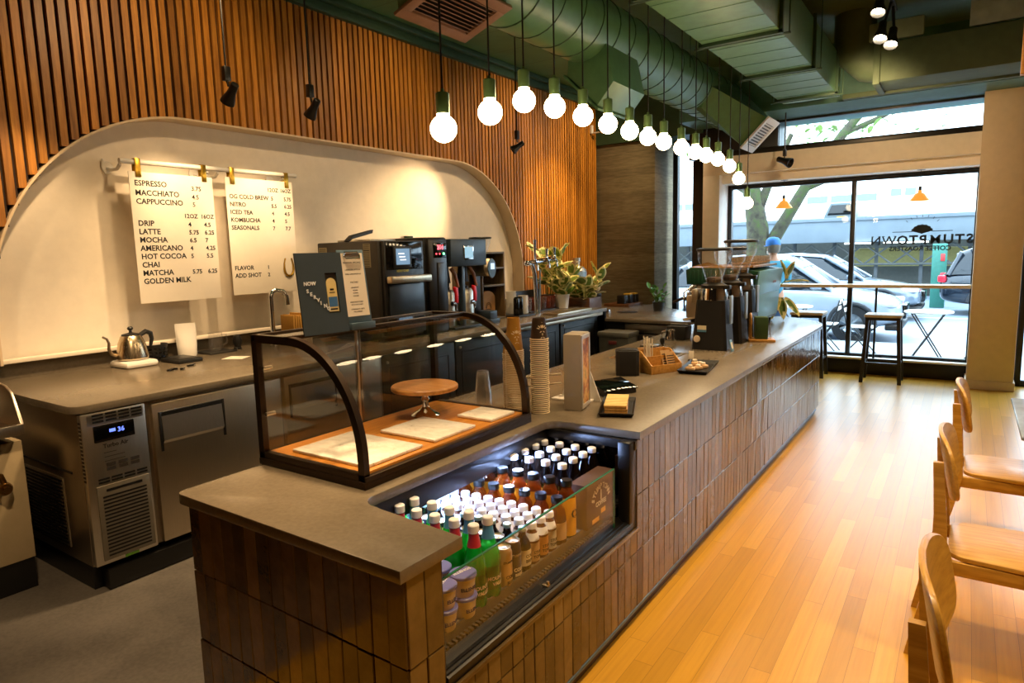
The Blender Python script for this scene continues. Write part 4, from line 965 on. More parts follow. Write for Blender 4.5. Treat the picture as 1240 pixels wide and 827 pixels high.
for k in range(3):
    for j in range(2): b.box(-3.599, -3.598, 1.545+k*.06, 1.59+k*.06, .635+j*.022, .652+j*.022)
b.build('letter_markings', M_('dark_print', '#2c2722', .5), uf, world=True)
b = MB(); b.box(-3.602, -3.594, 1.485, 1.752, .165, .562, .004, m=0)
for k in range(17): b.box(-3.595, -3.5925, 1.51, 1.73, .185+k*.0195, .194+k*.0195, m=1)
b.box(-3.595, -3.592, 1.53, 1.71, .528, .541, m=1)
b.build('louvre_grille', [M_('grey_grille', '#7f7768', .4, .6), BLACK], uf, world=True)
b = MB(); b.box(-3.60, -3.598, 1.59, 1.66, .148, .162); b.build('green_sticker', M_('green_sticker', '#5c8a2a', .5), uf, world=True)
for (y0, y1) in ((1.80, 2.62), (2.65, 3.50)):
    b = MB(); b.box(-3.638, -3.60, y0, y1, .15, .93, .006); dr = b.build('door', STEELH, uf, world=True)
    b = MB()
    for k in ((y0+.03, y0+.045, .66, .88), (y0+.405, y0+.42, .66, .88), (y0+.045, y0+.405, .865, .88)): b.box(-3.603, -3.594, k[0], k[1], k[2], k[3], .002, m=0)
    b.prism([(-3.601, .70), (-3.596, .865), (-3.60, .865)], 'y', y0+.045, y0+.405, m=0)
    b.build('handle_recess', BLACKP, dr, world=True)
    b = MB(); b.prism([(-3.6005, .70), (-3.585, .72), (-3.597, .862), (-3.6005, .862)], 'y', y0+.046, y0+.404, m=0); b.build('handle_plate', STEEL, dr, world=True)
tc = thing('tap_cabinet', 'black two door cabinet under the taps at the far end of the back worktop', 'cabinet', (-4.1, 5.4, 0))
b = MB(); b.box(-4.6, -3.70, 3.56, 7.28, .10, .948, .003); b.box(-4.6, -3.75, 3.56, 7.28, 0, .10); b.box(-3.72, -3.61, 7.28, 7.33, 0, .95, .003); b.box(-4.6, -3.61, 7.28, 7.32, 0, .95); b.build('carcass', BLACK, tc, world=True)
for y0 in (3.60, 4.5, 5.42, 6.34):
    b = MB(); b.box(-3.70, -3.68, y0, y0+.88, .12, .93, .003, m=0); b.box(-3.681, -3.677, y0+.09, y0+.79, .22, .83, .004, m=0); dr = b.build('door', CHAR, tc, world=True)
    b = MB()
    for q in ((y0+.08, y0+.80, .82, .832), (y0+.08, y0+.80, .218, .23), (y0+.08, y0+.092, .23, .82), (y0+.788, y0+.80, .23, .82)): b.box(-3.679, -3.673, *q, .001)
    b.build('door_moulding', BLACKP, dr, world=True)
    b = MB(); b.ball((-3.668, y0+.05, .87), .012, sub=2); b.build('knob', STEELH, dr, world=True)
b = MB(); b.box(-3.66, -3.615, 5.2, 7.25, .91, .948, .002); b.build('steel_rail', STEELH, tc, world=True)
# little sink and its cabinet at the far left
sk = thing('hand_sink', 'stainless sink with raised splash plate at the far left end of the back bar', 'sink', (-4.2, 1.0, .80))
b = MB(); b.box(-4.75, -3.90, .45, 1.31, .86, .875, .002); b.box(-3.915, -3.895, .45, 1.31, .845, .90, .004); b.prism([(-4.78, .86), (-3.92, .86), (-3.905, .90), (-3.99, 1.05), (-4.06, 1.08), (-4.78, 1.15)], 'y', 1.30, 1.314, .002)
b.box(-4.79, -4.76, .45, 1.31, .86, 1.15, .002)
for k in range(9): b.box(-4.62, -3.95, .50+k*.085, .51+k*.085, .875, .881, .001)
b.build('sink_top', STEEL, sk, world=True)
b = MB(); b.prism([(-4.55, .86), (-4.0, .86), (-4.08, .80), (-4.45, .80)], 'y', .6, 1.22, .01); b.build('bowl', CHAR, sk, world=True)
sc_ = thing('sink_cabinet', 'cream panelled base under the stainless sink with black kickboard', 'cabinet', (-4.3, .9, 0))
b = MB(); b.box(-4.75, -3.98, -1.2, 1.32, .17, .80, .003); b.build('panel', M_('aged_cream', '#b7a583', .6, var=.03), sc_, world=True)
b = MB(); b.box(-4.75, -4.0, -1.2, 1.32, 0, .17); b.build('kickboard', BLACK, sc_, world=True)
b = MB(); b.tube([(-3.94, .95, .665), (-3.94, 1.17, .665), (-3.94, 1.20, .65), (-3.94, 1.21, .61)], .014, 12); b.lathe([(0, -.02), (.028, -.02), (.034, -.008), (.034, .008), (.028, .02), (0, .02)], M=T(-3.94, 1.21, .58) @ RY(PI/2)); b.tube([(-3.98, 1.21, .58), (-3.90, 1.21, .58)], .016); b.build('trap_valve', M_('old_brass', '#8a6a3a', .3, 1), sc_, world=True)
# ------------------------------------------------------------------ menu boards
rl = thing('menu_rail', 'white tube rail on wall brackets carrying the two menu boards', 'rail', (-4.72, 3.0, 2.35))
b = MB(); b.tube([(-4.705, 2.30, 2.365), (-4.705, 3.72, 2.372)], .017, 14); b.build('tube', WHITEP, rl, world=True)
for y in (2.31, 2.93, 3.02, 3.60):
    b = MB(); b.tube([(-4.90, y, 2.335), (-4.84, y, 2.315), (-4.76, y, 2.315), (-4.715, y, 2.345)], .011, 10); b.lathe([(0, 0), (.04, 0), (.042, .004), (.036, .010), (0, .012)], M=T(-4.898, y, 2.335) @ RY(PI/2)); b.tube([(-4.88, y-.03, 2.39), (-4.89, y-.035, 2.34), (-4.88, y-.02, 2.29)], .006, 8); b.build('bracket', WHITEP, rl, world=True)
BRD = M_('menu_board_white', '#efe6d6', .45, var=.01)
def board(y0, y1, z0, z1, label, rows, x=-4.69):
    t = thing('menu_board', label, 'menu board', (x, (y0+y1)/2, z0), group='hanging menu boards')
    b = MB(); b.box(x-.006, x, y0, y1, z0, z1, .002); b.build('board', BRD, t, world=True)
    W_, H_ = y1-y0, z1-z0
    for u, v, s, sz in rows:
        b = MB(); b.text(s, sz, axes((x+.0005, y0+u*W_, z1-v*H_-.018), (0, 1, 0), (0, 0, 1)), bold=.022, ext=.0006); b.build('menu_word', INK, t, world=True)
    return t
S1 = .052
r1 = [(.055, .083, 'ESPRESSO', S1), (.72, .098, '3.75', .044), (.055, .155, 'MACCHIATO', S1), (.72, .165, '4.5', .044), (.055, .220, 'CAPPUCCINO', S1), (.72, .225, '5', .044), (.60, .318, '12OZ', .042), (.81, .318, '16OZ', .042)]
for k, (n_, a_, c_) in enumerate((('DRIP', '4', '4.5'), ('LATTE', '5.75', '6.25'), ('MOCHA', '6.5', '7'), ('AMERICANO', '4', '4.25'), ('HOT COCOA', '5', '5.5'), ('CHAI', '', ''), ('MATCHA', '5.75', '6.25'), ('GOLDEN MILK', '', ''))):
    v = .385+k*.0635; r1.append((.055, v, n_, S1))
    if a_: r1.append((.645, v, a_, .044)); r1.append((.845, v, c_, .044))
board(2.345, 2.950, 1.405, 2.300, 'white menu board listing espresso drinks in black capitals, left of two', r1)
S2 = .046
r2 = [(.60, .080, '12OZ', .042), (.80, .080, '16OZ', .042)]
for k, (n_, a_, c_) in enumerate((('OG COLD BREW', '5', '5.75'), ('NITRO', '5.5', '6.25'), ('ICED TEA', '4', '4.5'), ('KOMBUCHA', '4', '5'), ('SEASONALS', '7', '7.7'))):
    v = .155+k*.066; r2 += [(.04, v, n_, S2), (.65, v, a_, .042), (.85, v, c_, .042)]
r2 += [(.04, .765, 'FLAVOR', S2), (.52, .765, '1', .042), (.04, .83, 'ADD SHOT', S2), (.52, .83, '2', .042)]
board(3.055, 3.665, 1.415, 2.315, 'white menu board listing cold drinks with a brass horseshoe, right of two', r2)
for y, w in ((2.41, 'at the left end of the rail'), (2.885, 'right clip of the espresso board'), (3.115, 'left clip of the cold drinks board'), (3.61, 'at the right end of the rail')):
    b = MB(); b.box(-4.686, -4.683, y-.019, y+.019, 2.265, 2.385, .001); b.box(-4.728, -4.684, y-.019, y+.019, 2.384, 2.388, .001); b.box(-4.728, -4.725, y-.019, y+.019, 2.27, 2.386, .001)
    tag(b.build('brass_clip', GOLD), 'folded brass strap clip, '+w, 'clip', 'brass clips on the rail')
b = MB(); pts = [(-4.683, 3.575+.045*math.cos(math.radians(a))*(1.0), 1.605+.06*math.sin(math.radians(a))) for a in range(180, 361, 15)]
pts = [(-4.683, 3.545, 1.69), (-4.683, 3.533, 1.65)]+pts+[(-4.683, 3.617, 1.65), (-4.683, 3.605, 1.69)]
b.tube(pts, [.006]*2+[.009]*13+[.006]*2, 8); tag(b.build('horseshoe', GOLD), 'brass horseshoe fixed low on the cold drinks menu board', 'horseshoe')

# ------------------------------------------------------------------ things on the back worktop
KX, KY = -4.66, 2.24
kb = thing('kettle_base', 'white rounded heating base under the steel gooseneck kettle', 'kettle base', (KX, KY, HB))
b = MB(); b.box(-.11, .13, -.11, .11, 0, .045, .022); b.lathe([(0, .044), (.085, .044), (.085, .052), (0, .052)]); b.build('base_body', WHITEP, kb)
kt = thing('gooseneck_kettle', 'brushed steel gooseneck kettle with black lid knob on its base', 'kettle', (KX, KY, HB+.052))
b = MB(); b.lathe([(0, 0), (.095, 0), (.100, .008), (.098, .03), (.082, .11), (.066, .15), (.060, .158), (0, .160)], seg=36); b.build('kettle_body', brushed('kettle_steel', '#c9b79a', .25), kt)
b = MB(); b.lathe([(0, .158), (.058, .158), (.055, .168), (.02, .176), (.010, .180), (.009, .192), (.017, .198), (.019, .208), (.012, .218), (0, .220)], seg=28); b.build('lid', BLACKP, kt)
b = MB(); b.tube([(-.02, -.085, .03), (-.02, -.125, .045), (-.02, -.138, .08), (-.02, -.135, .12), (-.02, -.145, .15), (-.02, -.17, .165)], [.014, .012, .010, .009, .008, .007], 10); b.build('spout', brushed('spout_steel', '#a8987f', .3), kt)
b = MB(); b.tube([(.0, .06, .155), (0, .10, .175), (0, .132, .16), (0, .138, .12), (0, .125, .07)], [.014, .018, .017, .014, .010], 10); b.build('handle', BLACKP, kt)
b = MB(); b.box(-4.66, -4.42, 2.42, 2.60, HB, HB+.028, .008); b.box(-4.64, -4.44, 2.44, 2.58, HB+.028, HB+.032, .002); tag(b.build('brewing_scale', BLACKP), 'flat black brewing scale between the kettle and the white bag', 'scale')
wm = thing('waffled_canister', 'round black studded canister standing behind the black scale', 'canister', (-4.76, 2.44, HB))
b = MB(); b.lathe([(0, 0), (.07, 0), (.075, .01), (.085, .09), (.088, .12), (.08, .12), (.07, .02), (0, .02)], seg=28); b.build('canister_body', BLACKP, wm)
b = MB()
for k in range(16):
    for z in (.03, .06, .09): b.cbox((0, 0, 0), (.006, .022, .018), .002, M=RZ(2*PI*k/16) @ T(.080+.05*(z-.03), 0, z))
b.build('studs', BLACKG, wm)
wb = thing('coffee_bag', 'white stand-up coffee pouch folded open beside the scale', 'bag', (-4.74, 2.67, HB), -.45)
b = MB(); rings = []
for z, w, d in ((0, .060, .040), (.015, .066, .044), (.08, .068, .036), (.13, .066, .024), (.17, .070, .012), (.21, .072, .006), (.245, .070, .004)):
    rings.append([(d*math.cos(a)*(1 if abs(math.cos(a)) > .3 else 1), w*math.sin(a), z) for a in [2*PI*k/20 for k in range(20)]])
b.loft(rings, M=RZ(.15)); b.build('pouch', WHITEP, wb)
b = MB()
for q in (-1, 1): b.tube([(.002, q*.062, .004), (.002, q*.068, .10), (.002, q*.071, .22), (.002, q*.069, .245)], .0022, 5, M=RZ(.15))
b.build('side_seams', WHITEP, wb)
gc = thing('glass_server', 'small glass coffee server with handle standing on a dark tray', 'server', (-4.74, 2.90, HB+.012))
b = MB(); b.lathe([(0, .002), (.045, .002), (.05, .01), (.052, .10), (.05, .13), (.052, .14)], seg=24); b.build('vessel', CLEARP, gc)
b = MB(); b.tube([(.0, .05, .12), (0, .09, .115), (0, .095, .05), (0, .052, .03)], .006, 8); b.build('handle', CLEARP, gc)
b = MB(); b.box(-4.84, -4.62, 2.78, 3.0, HB, HB+.012, .003); tag(b.build('dark_tray', CHAR), 'thin dark tray under the glass server', 'tray')
fg = MB(); fg.lathe([(0, 0), (.028, 0), (.03, .004), (.022, .02), (.033, .05), (.036, .075), (.026, .105), (.012, .115), (0, .116)], c=(-4.72, 3.07, HB), seg=14); fg.box(-4.75, -4.69, 3.055, 3.085, HB, HB+.02, .004); tag(fg.build('black_ornament', BLACKP), 'small black ornament standing alone near the upstand', 'ornament')
pn = MB(); pn.box(-.075, .075, -.065, .065, 0, .002, M=T(-4.32, 2.79, HB) @ RZ(.5)); tag(pn.build('paper_note', PAPER), 'white square of paper lying near the edge of the back worktop', 'paper')
for k, (x, y, a) in enumerate(((-4.22, 2.25, .3), (-4.24, 2.29, -.5), (-4.20, 2.32, .9), (-4.28, 2.42, .1), (-4.30, 2.45, 1.0))):
    b = MB(); b.box(-.01, .01, -.02, .02, 0, .012, .003, M=T(x, y, HB) @ RZ(a)); b.cyl((x, y, HB+.006), (x+.018*math.cos(a), y+.018*math.sin(a), HB+.008), .004, seg=8)
    tag(b.build('binder_clip', BLACKG), 'tiny black clip, %s from the left of those scattered below the scale' % nth(k+1), 'clip', 'small black clips on the worktop')
fl = MB(); fl.lathe([(.02, 0), (.07, .07), (.075, .075), (.072, .076), (.02, .004), (0, .004)], c=(-4.62, 3.42, HB), seg=20); tag(fl.build('paper_filter', PAPER), 'open white coffee filter near the sink tap', 'filter')
st_ = thing('steel_faucet', 'tall square chrome tap rising behind the glass case', 'faucet', (-4.55, 3.28, HB))
b = MB(); b.tube([(0, 0, 0), (0, 0, .40), (0, .015, .44), (0, .05, .452), (.02, .10, .44), (.03, .125, .40), (.03, .13, .33)], .019, 12); b.lathe([(0, 0), (.03, 0), (.03, .02), (.02, .03), (0, .03)]); b.build('spout', CHROME, st_)
b = MB(); b.tube([(0, -.02, .05), (.02, -.12, .07), (.02, -.16, .11)], .007, 8); b.build('lever', CHROME, st_)
nk = thing('napkin_stack', 'wooden holder of folded brown napkins behind the slate blue sign', 'napkins', (-4.50, 3.46, HB))
b = MB(); b.box(-.09, .09, -.09, .09, 0, .10, .003); b.build('holder', CREAM, nk)
b = MB()
for k in range(7): b.box(-.08, .08, -.08+k*.022, -.065+k*.022, .10, .24+random.uniform(0, .02), .003)
b.build('napkins', M_('brown_napkin', '#c3913f', .8), nk)
b = MB(); b.box(-4.86, -4.80, 1.50, 4.0, 1.095, 1.12, .003); tag(b.build('wall_ledge', WHITE), 'narrow white ledge at the foot of the arch behind the kettle', 'ledge')

# speed oven
so = thing('speed_oven', 'big black speed oven with tilted lid handle, touch screen and steel door bar', 'oven', (-4.25, 4.08, HB))
DARKG = M_('oven_grey', '#34302a', .45, .2); DARKF = M_('oven_front', '#1b1a19', .35, .2)
b = MB(); b.box(-4.62, -3.90, 3.83, 4.34, HB+.02, 1.81, .012); b.build('oven_body', DARKG, so, world=True)
b = MB()
for x in (-4.55, -3.98):
    for y in (3.9, 4.28): b.cyl((x, y, HB), (x, y, HB+.03), .025, seg=14)
b.build('foot', BLACKP, so, world=True)
b = MB(); b.box(-3.905, -3.86, 3.86, 4.33, HB+.05, 1.81, .006, m=0); b.build('front_column', DARKF, so, world=True)
b = MB(); b.box(-3.862, -3.852, 3.88, 4.30, 1.575, 1.80, .004); b.build('upper_panel', BLACKG, so, world=True)
b = MB(); b.box(-3.855, -3.838, 3.95, 4.16, 1.585, 1.765, .008); sd = b.build('screen_bezel', BLACKP, so, world=True)
b = MB(); b.box(-3.8385, -3.8365, 3.975, 4.135, 1.615, 1.745); b.build('screen', EMIT('blue_screen', (.12, .22, .36), .4), sd, world=True)
b = MB()
for k in range(3): b.box(-3.8368, -3.8362, 4.0+.01*k, 4.07+.01*k, 1.70-k*.025, 1.708-k*.025)
b.build('screen_text', EMIT('screen_white', (.8, .85, .9), .6), sd, world=True)
b = MB(); b.text('MERRYCHEF', .026, axes((-3.851, 4.06, 1.555), (0, 1, 0), (0, 0, 1)), align='CENTER', bold=.02); b.build('lettering', GOLD, so, world=True)
b = MB(); b.box(-3.86, -3.845, 3.89, 4.30, 1.08, 1.46, .005); od = b.build('door', M_('oven_door', '#2a3138', .3, .1), so, world=True)
b = MB(); b.box(-3.845, -3.78, 3.86, 4.345, 1.465, 1.525, .012); b.build('door_bar', STEELH, od, world=True)
b = MB(); b.prism([(3.86, 1.81), (3.90, 1.835), (4.13, 1.885), (4.14, 1.915), (3.90, 1.865), (3.84, 1.82)], 'x', -4.30, -4.25, .004, m=0); b.build('lid_handle', BLACKP, so, world=True)
b = MB(); b.box(-4.5, -4.1, 3.95, 4.25, 1.81, 1.83, .006); b.build('top_plate', STEEL, so, world=True)
for x0, z0, w, h in ((-4.60, 1.72, .10, .05), (-4.60, 1.66, .07, .05), (-4.50, 1.64, .07, .06), (-4.20, 1.60, .22, .14), (-4.06, 1.73, .08, .06)):
    b = MB(); b.box(x0, x0+w, 3.8285, 3.8305, z0, z0+h)
    for q in range(int(h/.014)): b.box(x0+.008, x0+w-.012, 3.8275, 3.829, z0+.006+q*.014, z0+.010+q*.014, m=1)
    b.build('rating_label', [M_('faded_label', '#8d8364', .6), INK], so, world=True)
# brewer with the red display and its urn column
bm_ = thing('coffee_brewer', 'tall black coffee brewer with red digital display beside the oven', 'coffee brewer', (-4.15, 4.54, HB))
b = MB(); b.box(-4.55, -3.90, 4.38, 4.66, HB, 1.84, .02); b.build('brewer_body', BLACKP, bm_, world=True)
b = MB(); b.box(-3.91, -3.86, 4.40, 4.66, HB, 1.84, .03); b.box(-3.868, -3.85, 4.50, 4.60, 1.10, 1.62, .008); b.build('front_tower', M_('brewer_front', '#1d1b19', .3, .1), bm_, world=True)
b = MB(); b.box(-3.862, -3.852, 4.46, 4.63, 1.66, 1.79, .004); pn_ = b.build('control_panel', BLACKG, bm_, world=True)
b = MB(); b.text('204', .055, axes((-3.8515, 4.545, 1.735), (0, 1, 0), (0, 0, 1)), align='CENTER', bold=.03)
b.build('digits', EMIT('red_digits', (1, .06, .08), 1.6), pn_, world=True)
for y in (4.49, 4.535):
    b = MB(); b.ball((-3.852, y, 1.695), .008, sub=2); b.build('red_light', bpy.data.materials['red_digits'], pn_, world=True)
b = MB(); b.ball((-3.852, 4.59, 1.695), .011, sub=2); b.build('green_light', EMIT('green_led', (.1, .9, .2), 3), pn_, world=True)
b = MB(); b.lathe([(0, 0), (.06, 0), (.055, .02), (0, .03)], c=(-4.2, 4.5, 1.84)); b.build('cap', CHROME, bm_, world=True)
# twin batch brewer
tw = thing('batch_brewer', 'slate blue batch brewer head on a post with small square screen', 'coffee brewer', (-4.2, 4.97, HB))
SLB = M_('slate_enamel', '#2f3a44', .35, .2)
b = MB(); b.box(-4.5, -3.86, 4.70, 5.24, 1.575, 1.825, .01); b.build('brewer_head', SLB, tw, world=True)
b = MB(); b.box(-4.5, -4.32, 4.72, 5.22, HB, 1.58, .006); b.box(-3.95, -3.90, 4.90, 4.945, HB, 1.58, .004); b.build('post', SLB, tw, world=True)
b = MB(); b.box(-4.52, -3.84, 4.70, 5.24, HB, HB+.03, .006); b.build('base', BLACKP, tw, world=True)
b = MB(); b.box(-3.862, -3.852, 4.88, 5.03, 1.635, 1.765, .004, m=0); sb = b.build('screen_frame', CHROME, tw, world=True)
b = MB(); b.box(-3.853, -3.850, 4.895, 5.015, 1.65, 1.752); b.build('screen', EMIT('pale_screen', (.22, .40, .55), .4), sb, world=True)
for k, y in enumerate((4.82, 5.10)):
    b = MB(); b.lathe([(0, .16), (.04, .16), (.06, 0), (0, 0)], c=(-4.05, y, 1.42)); b.build('brew_funnel', BLACKP, tw, world=True)
    b = MB(); b.tube([(-3.95, y-.02, 1.56), (-3.92, y, 1.50), (-3.90, y+.02, 1.38)], [.02, .018, .014], 10); b.build('funnel_handle', M_('copper_handle', '#7a4a2c', .4), tw, world=True)
for k, y in enumerate((4.82, 5.10)):
    u = thing('coffee_urn', 'steel thermal coffee urn with red tap lever, %s under the slate blue brewer' % ('left' if k == 0 else 'right'), 'coffee urn', (-4.05, y, HB+.03), group='coffee urns')
    b = MB(); b.lathe([(0, 0), (.105, 0), (.105, .31), (.09, .335), (0, .34)], seg=28); b.build('urn_body', STEEL, u)
    b = MB(); b.lathe([(0, .335), (.05, .335), (.05, .36), (.02, .37), (0, .37)]); b.build('urn_lid', BLACKP, u)
    b = MB(); b.tube([(.10, -.02, .20), (.16, -.02, .20)], .014, 10); b.tube([(.15, -.02, .21), (.15, -.02, .15)], .012, 10); b.lathe([(0, -.02), (.02, -.02), (.02, .02), (0, .02)], M=T(.15, -.06, .215) @ RX(PI/2)); b.build('tap', CHROME, u)
    b = MB(); b.prism([(.145, .22), (.165, .22), (.17, .29), (.16, .36), (.13, .37), (.128, .34), (.145, .31)], 'y', -.035, .0, .004); b.build('tap_lever', M_('red_lever', '#c01f26', .35), u)
# tall single grinder
hg = thing('hopper_grinder', 'chrome coffee grinder with clear funnel hopper and oval blue display', 'grinder', (-4.02, 5.36, HB))
b = MB(); b.box(-.14, .12, -.07, .07, 0, .05, .01); b.box(-.12, -.05, -.05, .05, .05, .55, .008); b.build('stand', BLACKP, hg)
b = MB(); b.lathe([(0, -.13), (.08, -.13), (.088, -.11), (.088, .10), (.06, .13), (0, .13)], M=T(0, 0, .56) @ RY(PI/2), seg=28); b.build('motor_barrel', STEELH, hg)
b = MB(); b.lathe([(0, 0), (.085, 0), (.08, .01), (0, .012)], M=T(.13, 0, .55) @ RY(PI/2) @ Matrix.Diagonal((1.15, .78, 1, 1)), seg=30); hd = b.build('display_face', M_('face_blue', '#4c6580', .3), hg)
b = MB(); b.box(.142, .145, -.03, .03, .54, .60); b.build('display', EMIT('display_blue', (.45, .65, .85), .5), hd)
b = MB(); b.lathe([(.045, .64), (.05, .66), (.10, .80), (.105, .84)], seg=28); b.build('hopper', CLEARP, hg)
b = MB(); b.lathe([(0, .84), (.112, .84), (.115, .85), (.11, .858), (0, .86)], seg=28); b.build('hopper_lid', BLACKP, hg)
b = MB(); b.box(-.02, .16, -.085, .085, .0, .05, .008); b.box(-.03, .15, -.07, .05, .05, .13, .006); b.build('knock_tray', SLB, hg)
# small shelf tower with a kraft bag
sh = thing('wooden_shelf', 'narrow brown shelf tower beside the coffee grinder at the edge of the arch', 'shelf', (-4.2, 5.62, HB))
BR = wood('shelf_brown', '#4c3a26', '#66502f', '#7a6140', 2, .5)
b = MB(); b.box(-4.5, -4.10, 5.48, 5.50, HB, 1.70, .002); b.box(-4.5, -4.10, 5.87, 5.89, HB, 1.70, .002); b.box(-4.5, -4.485, 5.50, 5.87, HB, 1.70); b.build('side_panels', BR, sh, world=True)
for z in (HB, 1.34, 1.52, 1.68):
    b = MB(); b.box(-4.485, -4.09, 5.50, 5.87, z, z+.018, .002); b.build('shelf_board', M_('grey_shelf', '#5d5548', .5), sh, world=True)
kg = thing('kraft_bag', 'rounded kraft coffee bag standing on the lowest shelf of the tower', 'bag', (-4.25, 5.685, HB+.018))
b = MB(); b.prism([(-.13, 0), (.13, 0), (.13, .20)]+[(.13*math.cos(math.radians(a)), .20+.085*math.sin(math.radians(a))) for a in range(10, 180, 15)]+[(-.13, .20)], 'x', -.05, .07, .012); b.build('bag_body', M_('kraft_bag', '#a8783a', .7), kg)
b = MB()
for r in (.05, .035): b.tube([(.0715, r*math.cos(math.radians(a)), .10+r*1.2*math.sin(math.radians(a))) for a in range(0, 181, 15)], .0025, 6)
b.box(.07, .0722, -.05, .05, .085, .092); b.build('printed_arch', INK, kg)
b = MB(); b.box(-4.45, -3.95, 5.92, 6.25, HB, HB+.02, .003); tag(b.build('bar_mat', BLACKP), 'flat black bar mat under the white pitchers', 'mat')
for k, (x, y, h) in enumerate(((-4.2, 6.14, .25), (-4.08, 6.20, .20))):
    p_ = thing('milk_pitcher', 'white plastic milk pitcher, %s of the two beside the tap tower' % ('taller' if k == 0 else 'shorter'), 'pitcher', (x, y, HB+.02), group='white pitchers')
    b = MB(); b.lathe([(0, 0), (.055, 0), (.06, .01), (.052, h*.7), (.058, h), (.053, h), (.047, h*.7), (.05, .02), (0, .02)], seg=24); b.build('pitcher_body', WHITEP, p_)
    b = MB(); b.tube([(.0, .05, h*.9), (0, .095, h*.88), (0, .095, h*.4), (0, .055, h*.3)], .009, 8); b.build('handle', WHITEP, p_)
for k, y in enumerate((5.98, 6.05)):
    b = MB(); b.lathe([(0, 0), (.03, 0), (.033, .005), (.033, .18), (.02, .2), (0, .2)], c=(-4.02, y, HB+.02)); tag(b.build('black_bottle', BLACKG), 'black squeeze bottle, %s beside the white pitchers' % ('left' if k == 0 else 'right'), 'bottle', 'black bottles')
# tap tower
tt = thing('tap_tower', 'chrome drinks tap tower with T bar, three taps and a tall lever', 'tap tower', (-4.0, 6.35, HB))
b = MB(); b.tube([(0, .0, 0), (0, 0, .30), (0, -.02, .45), (0, -.06, .54), (0, -.10, .58)], [.026, .025, .024, .025, .028], 14); b.tube([(0, -.17, .575), (0, .36, .615)], .030, 14); b.ball((0, -.17, .575), .034, sub=3); b.ball((0, .36, .615), .034, sub=3); b.lathe([(0, 0), (.05, 0), (.05, .012), (.03, .02), (0, .02)]); b.build('tower', CHROME, tt)
for k, y in enumerate((-.12, .13, .30)):
    b = MB(); z = .58+.04*(y+.12)/.5; b.tube([(.02, y, z), (.08, y, z+.005), (.10, y, z-.03), (.105, y, z-.09)], [.014, .015, .013, .010], 10); b.lathe([(0, 0), (.016, 0), (.02, .01), (.016, .03), (0, .035)], c=(.07, y, z+.01)); hh = .22 if k == 0 else .10; b.tube([(.07, y, z+.03), (.07, y, z+.03+hh)], [.010, .018], 10); b.build('tap', CHROME, tt)
b = MB(); b.tube([(.03, .02, .0), (.04, .02, .3), (.06, .0, .5)], .010, 8); b.build('hose', M_('blue_grey_hose', '#8ea4b8', .3), tt)
b = MB(); b.box(-3.86, -3.66, 6.25, 7.05, HB, HB+.022, .004); tag(b.build('drip_tray', STEELH), 'long steel drip tray along the edge under the taps', 'drip tray')
b = MB(); b.box(-4.40, -4.12, 6.42, 7.10, HB, HB+.012, .003); b.box(-4.40, -4.39, 6.42, 7.10, HB, HB+.24, .002); tag(b.build('glass_tray', BLACKP), 'black backed tray holding the row of amber drinking glasses', 'tray')
AMG = GLASS('amber_tumbler', (.85, .55, .35), .12, .03, '#b5521c', .35)
n_ = 0
for r_i in range(2):
    for k in range(6):
        b = MB(); b.lathe([(0, .002), (.036, .002), (.038, .006), (.043, .15), (.041, .15), (.036, .012), (0, .012)], c=(-4.19-.1*r_i, 6.48+k*.108, HB+.012), seg=20)
        n_ += 1; tag(b.build('tumbler', AMG if (k+r_i) % 3 else CLEARP), 'drinking glass, %s from the left in the %s row of the black tray' % (nth(k+1), 'front' if r_i == 0 else 'back'), 'glass', 'glasses in the tray')
# variegated plants
LG = M_('leaf_green', '#6f8a35', .4, var=.15, scale=30); LC = M_('leaf_cream', '#efe6a0', .4, var=.08, scale=30)
def leaf(mb, base, d, L, w, droop=.25, roll=0):
    d = Vector(d).normalized(); side = d.cross(Vector((0, 0, 1))); side = side.normalized() if side.length > .01 else Vector((1, 0, 0))
    nrm = side.cross(d)
    q = Matrix.Rotation(roll, 3, d); side = q @ side; nrm = q @ nrm
    rows = []; n = 6
    for i in range(n+1):
        t = i/n; ww = w*math.sin(PI*min(1, t*.93+.05))**.75*(1-.25*t)
        c = Vector(base)+d*L*t-Vector((0, 0, 1))*droop*L*t*t
        rows.append([c+side*ww*s+nrm*(.18*w*(s*s)) for s in (-1, -.62, 0, .62, 1)])
    vs = [p for r in rows for p in r]; b0 = len(mb.v); mb.v += vs
    for i in range(n):
        for k in range(4):
            mb.f.append([b0+i*5+k, b0+i*5+k+1, b0+(i+1)*5+k+1, b0+(i+1)*5+k]); mb.m.append(0 if (k in (1, 2) and 0 < i < n-1 and random.random() > .1) else 1)
def plant(name, label, x, y, z, potf, h, spread, nl, L, w, stems=5, seed=1):
    random.seed(seed); t = thing(name, label, 'plant', (x, y, z)); potf(t)
    s_ = MB(); f_ = MB(); 
    for k in range(stems):
        a = 2*PI*k/stems+random.uniform(-.4, .4); tip = Vector((spread*.6*math.cos(a), spread*.6*math.sin(a), h*random.uniform(.75, 1.05)))
        pts = [Vector((.02*math.cos(a), .02*math.sin(a), .06)), Vector((tip.x*.4, tip.y*.4, tip.z*.55)), tip]
        s_.tube(pts, [.006, .005, .003], 6)
        for j in range(nl):
            u = .35+.65*j/(nl-1); p = pts[0].lerp(pts[1], u*2) if u < .5 else pts[1].lerp(pts[2], (u-.5)*2)
            b_ = a+j*2.4+random.uniform(-.4, .4); el = random.uniform(.35, 1.25)
            leaf(f_, p, (math.cos(b_)*math.cos(el), math.sin(b_)*math.cos(el), math.sin(el)), L*random.uniform(.75, 1.15), w*random.uniform(.8, 1.1), random.uniform(.05, .35), random.uniform(-.5, .5))
    s_.build('stems', LG, t); f_.build('foliage', [LG, LC], t, sharp=180); random.seed(7+seed)
    return t
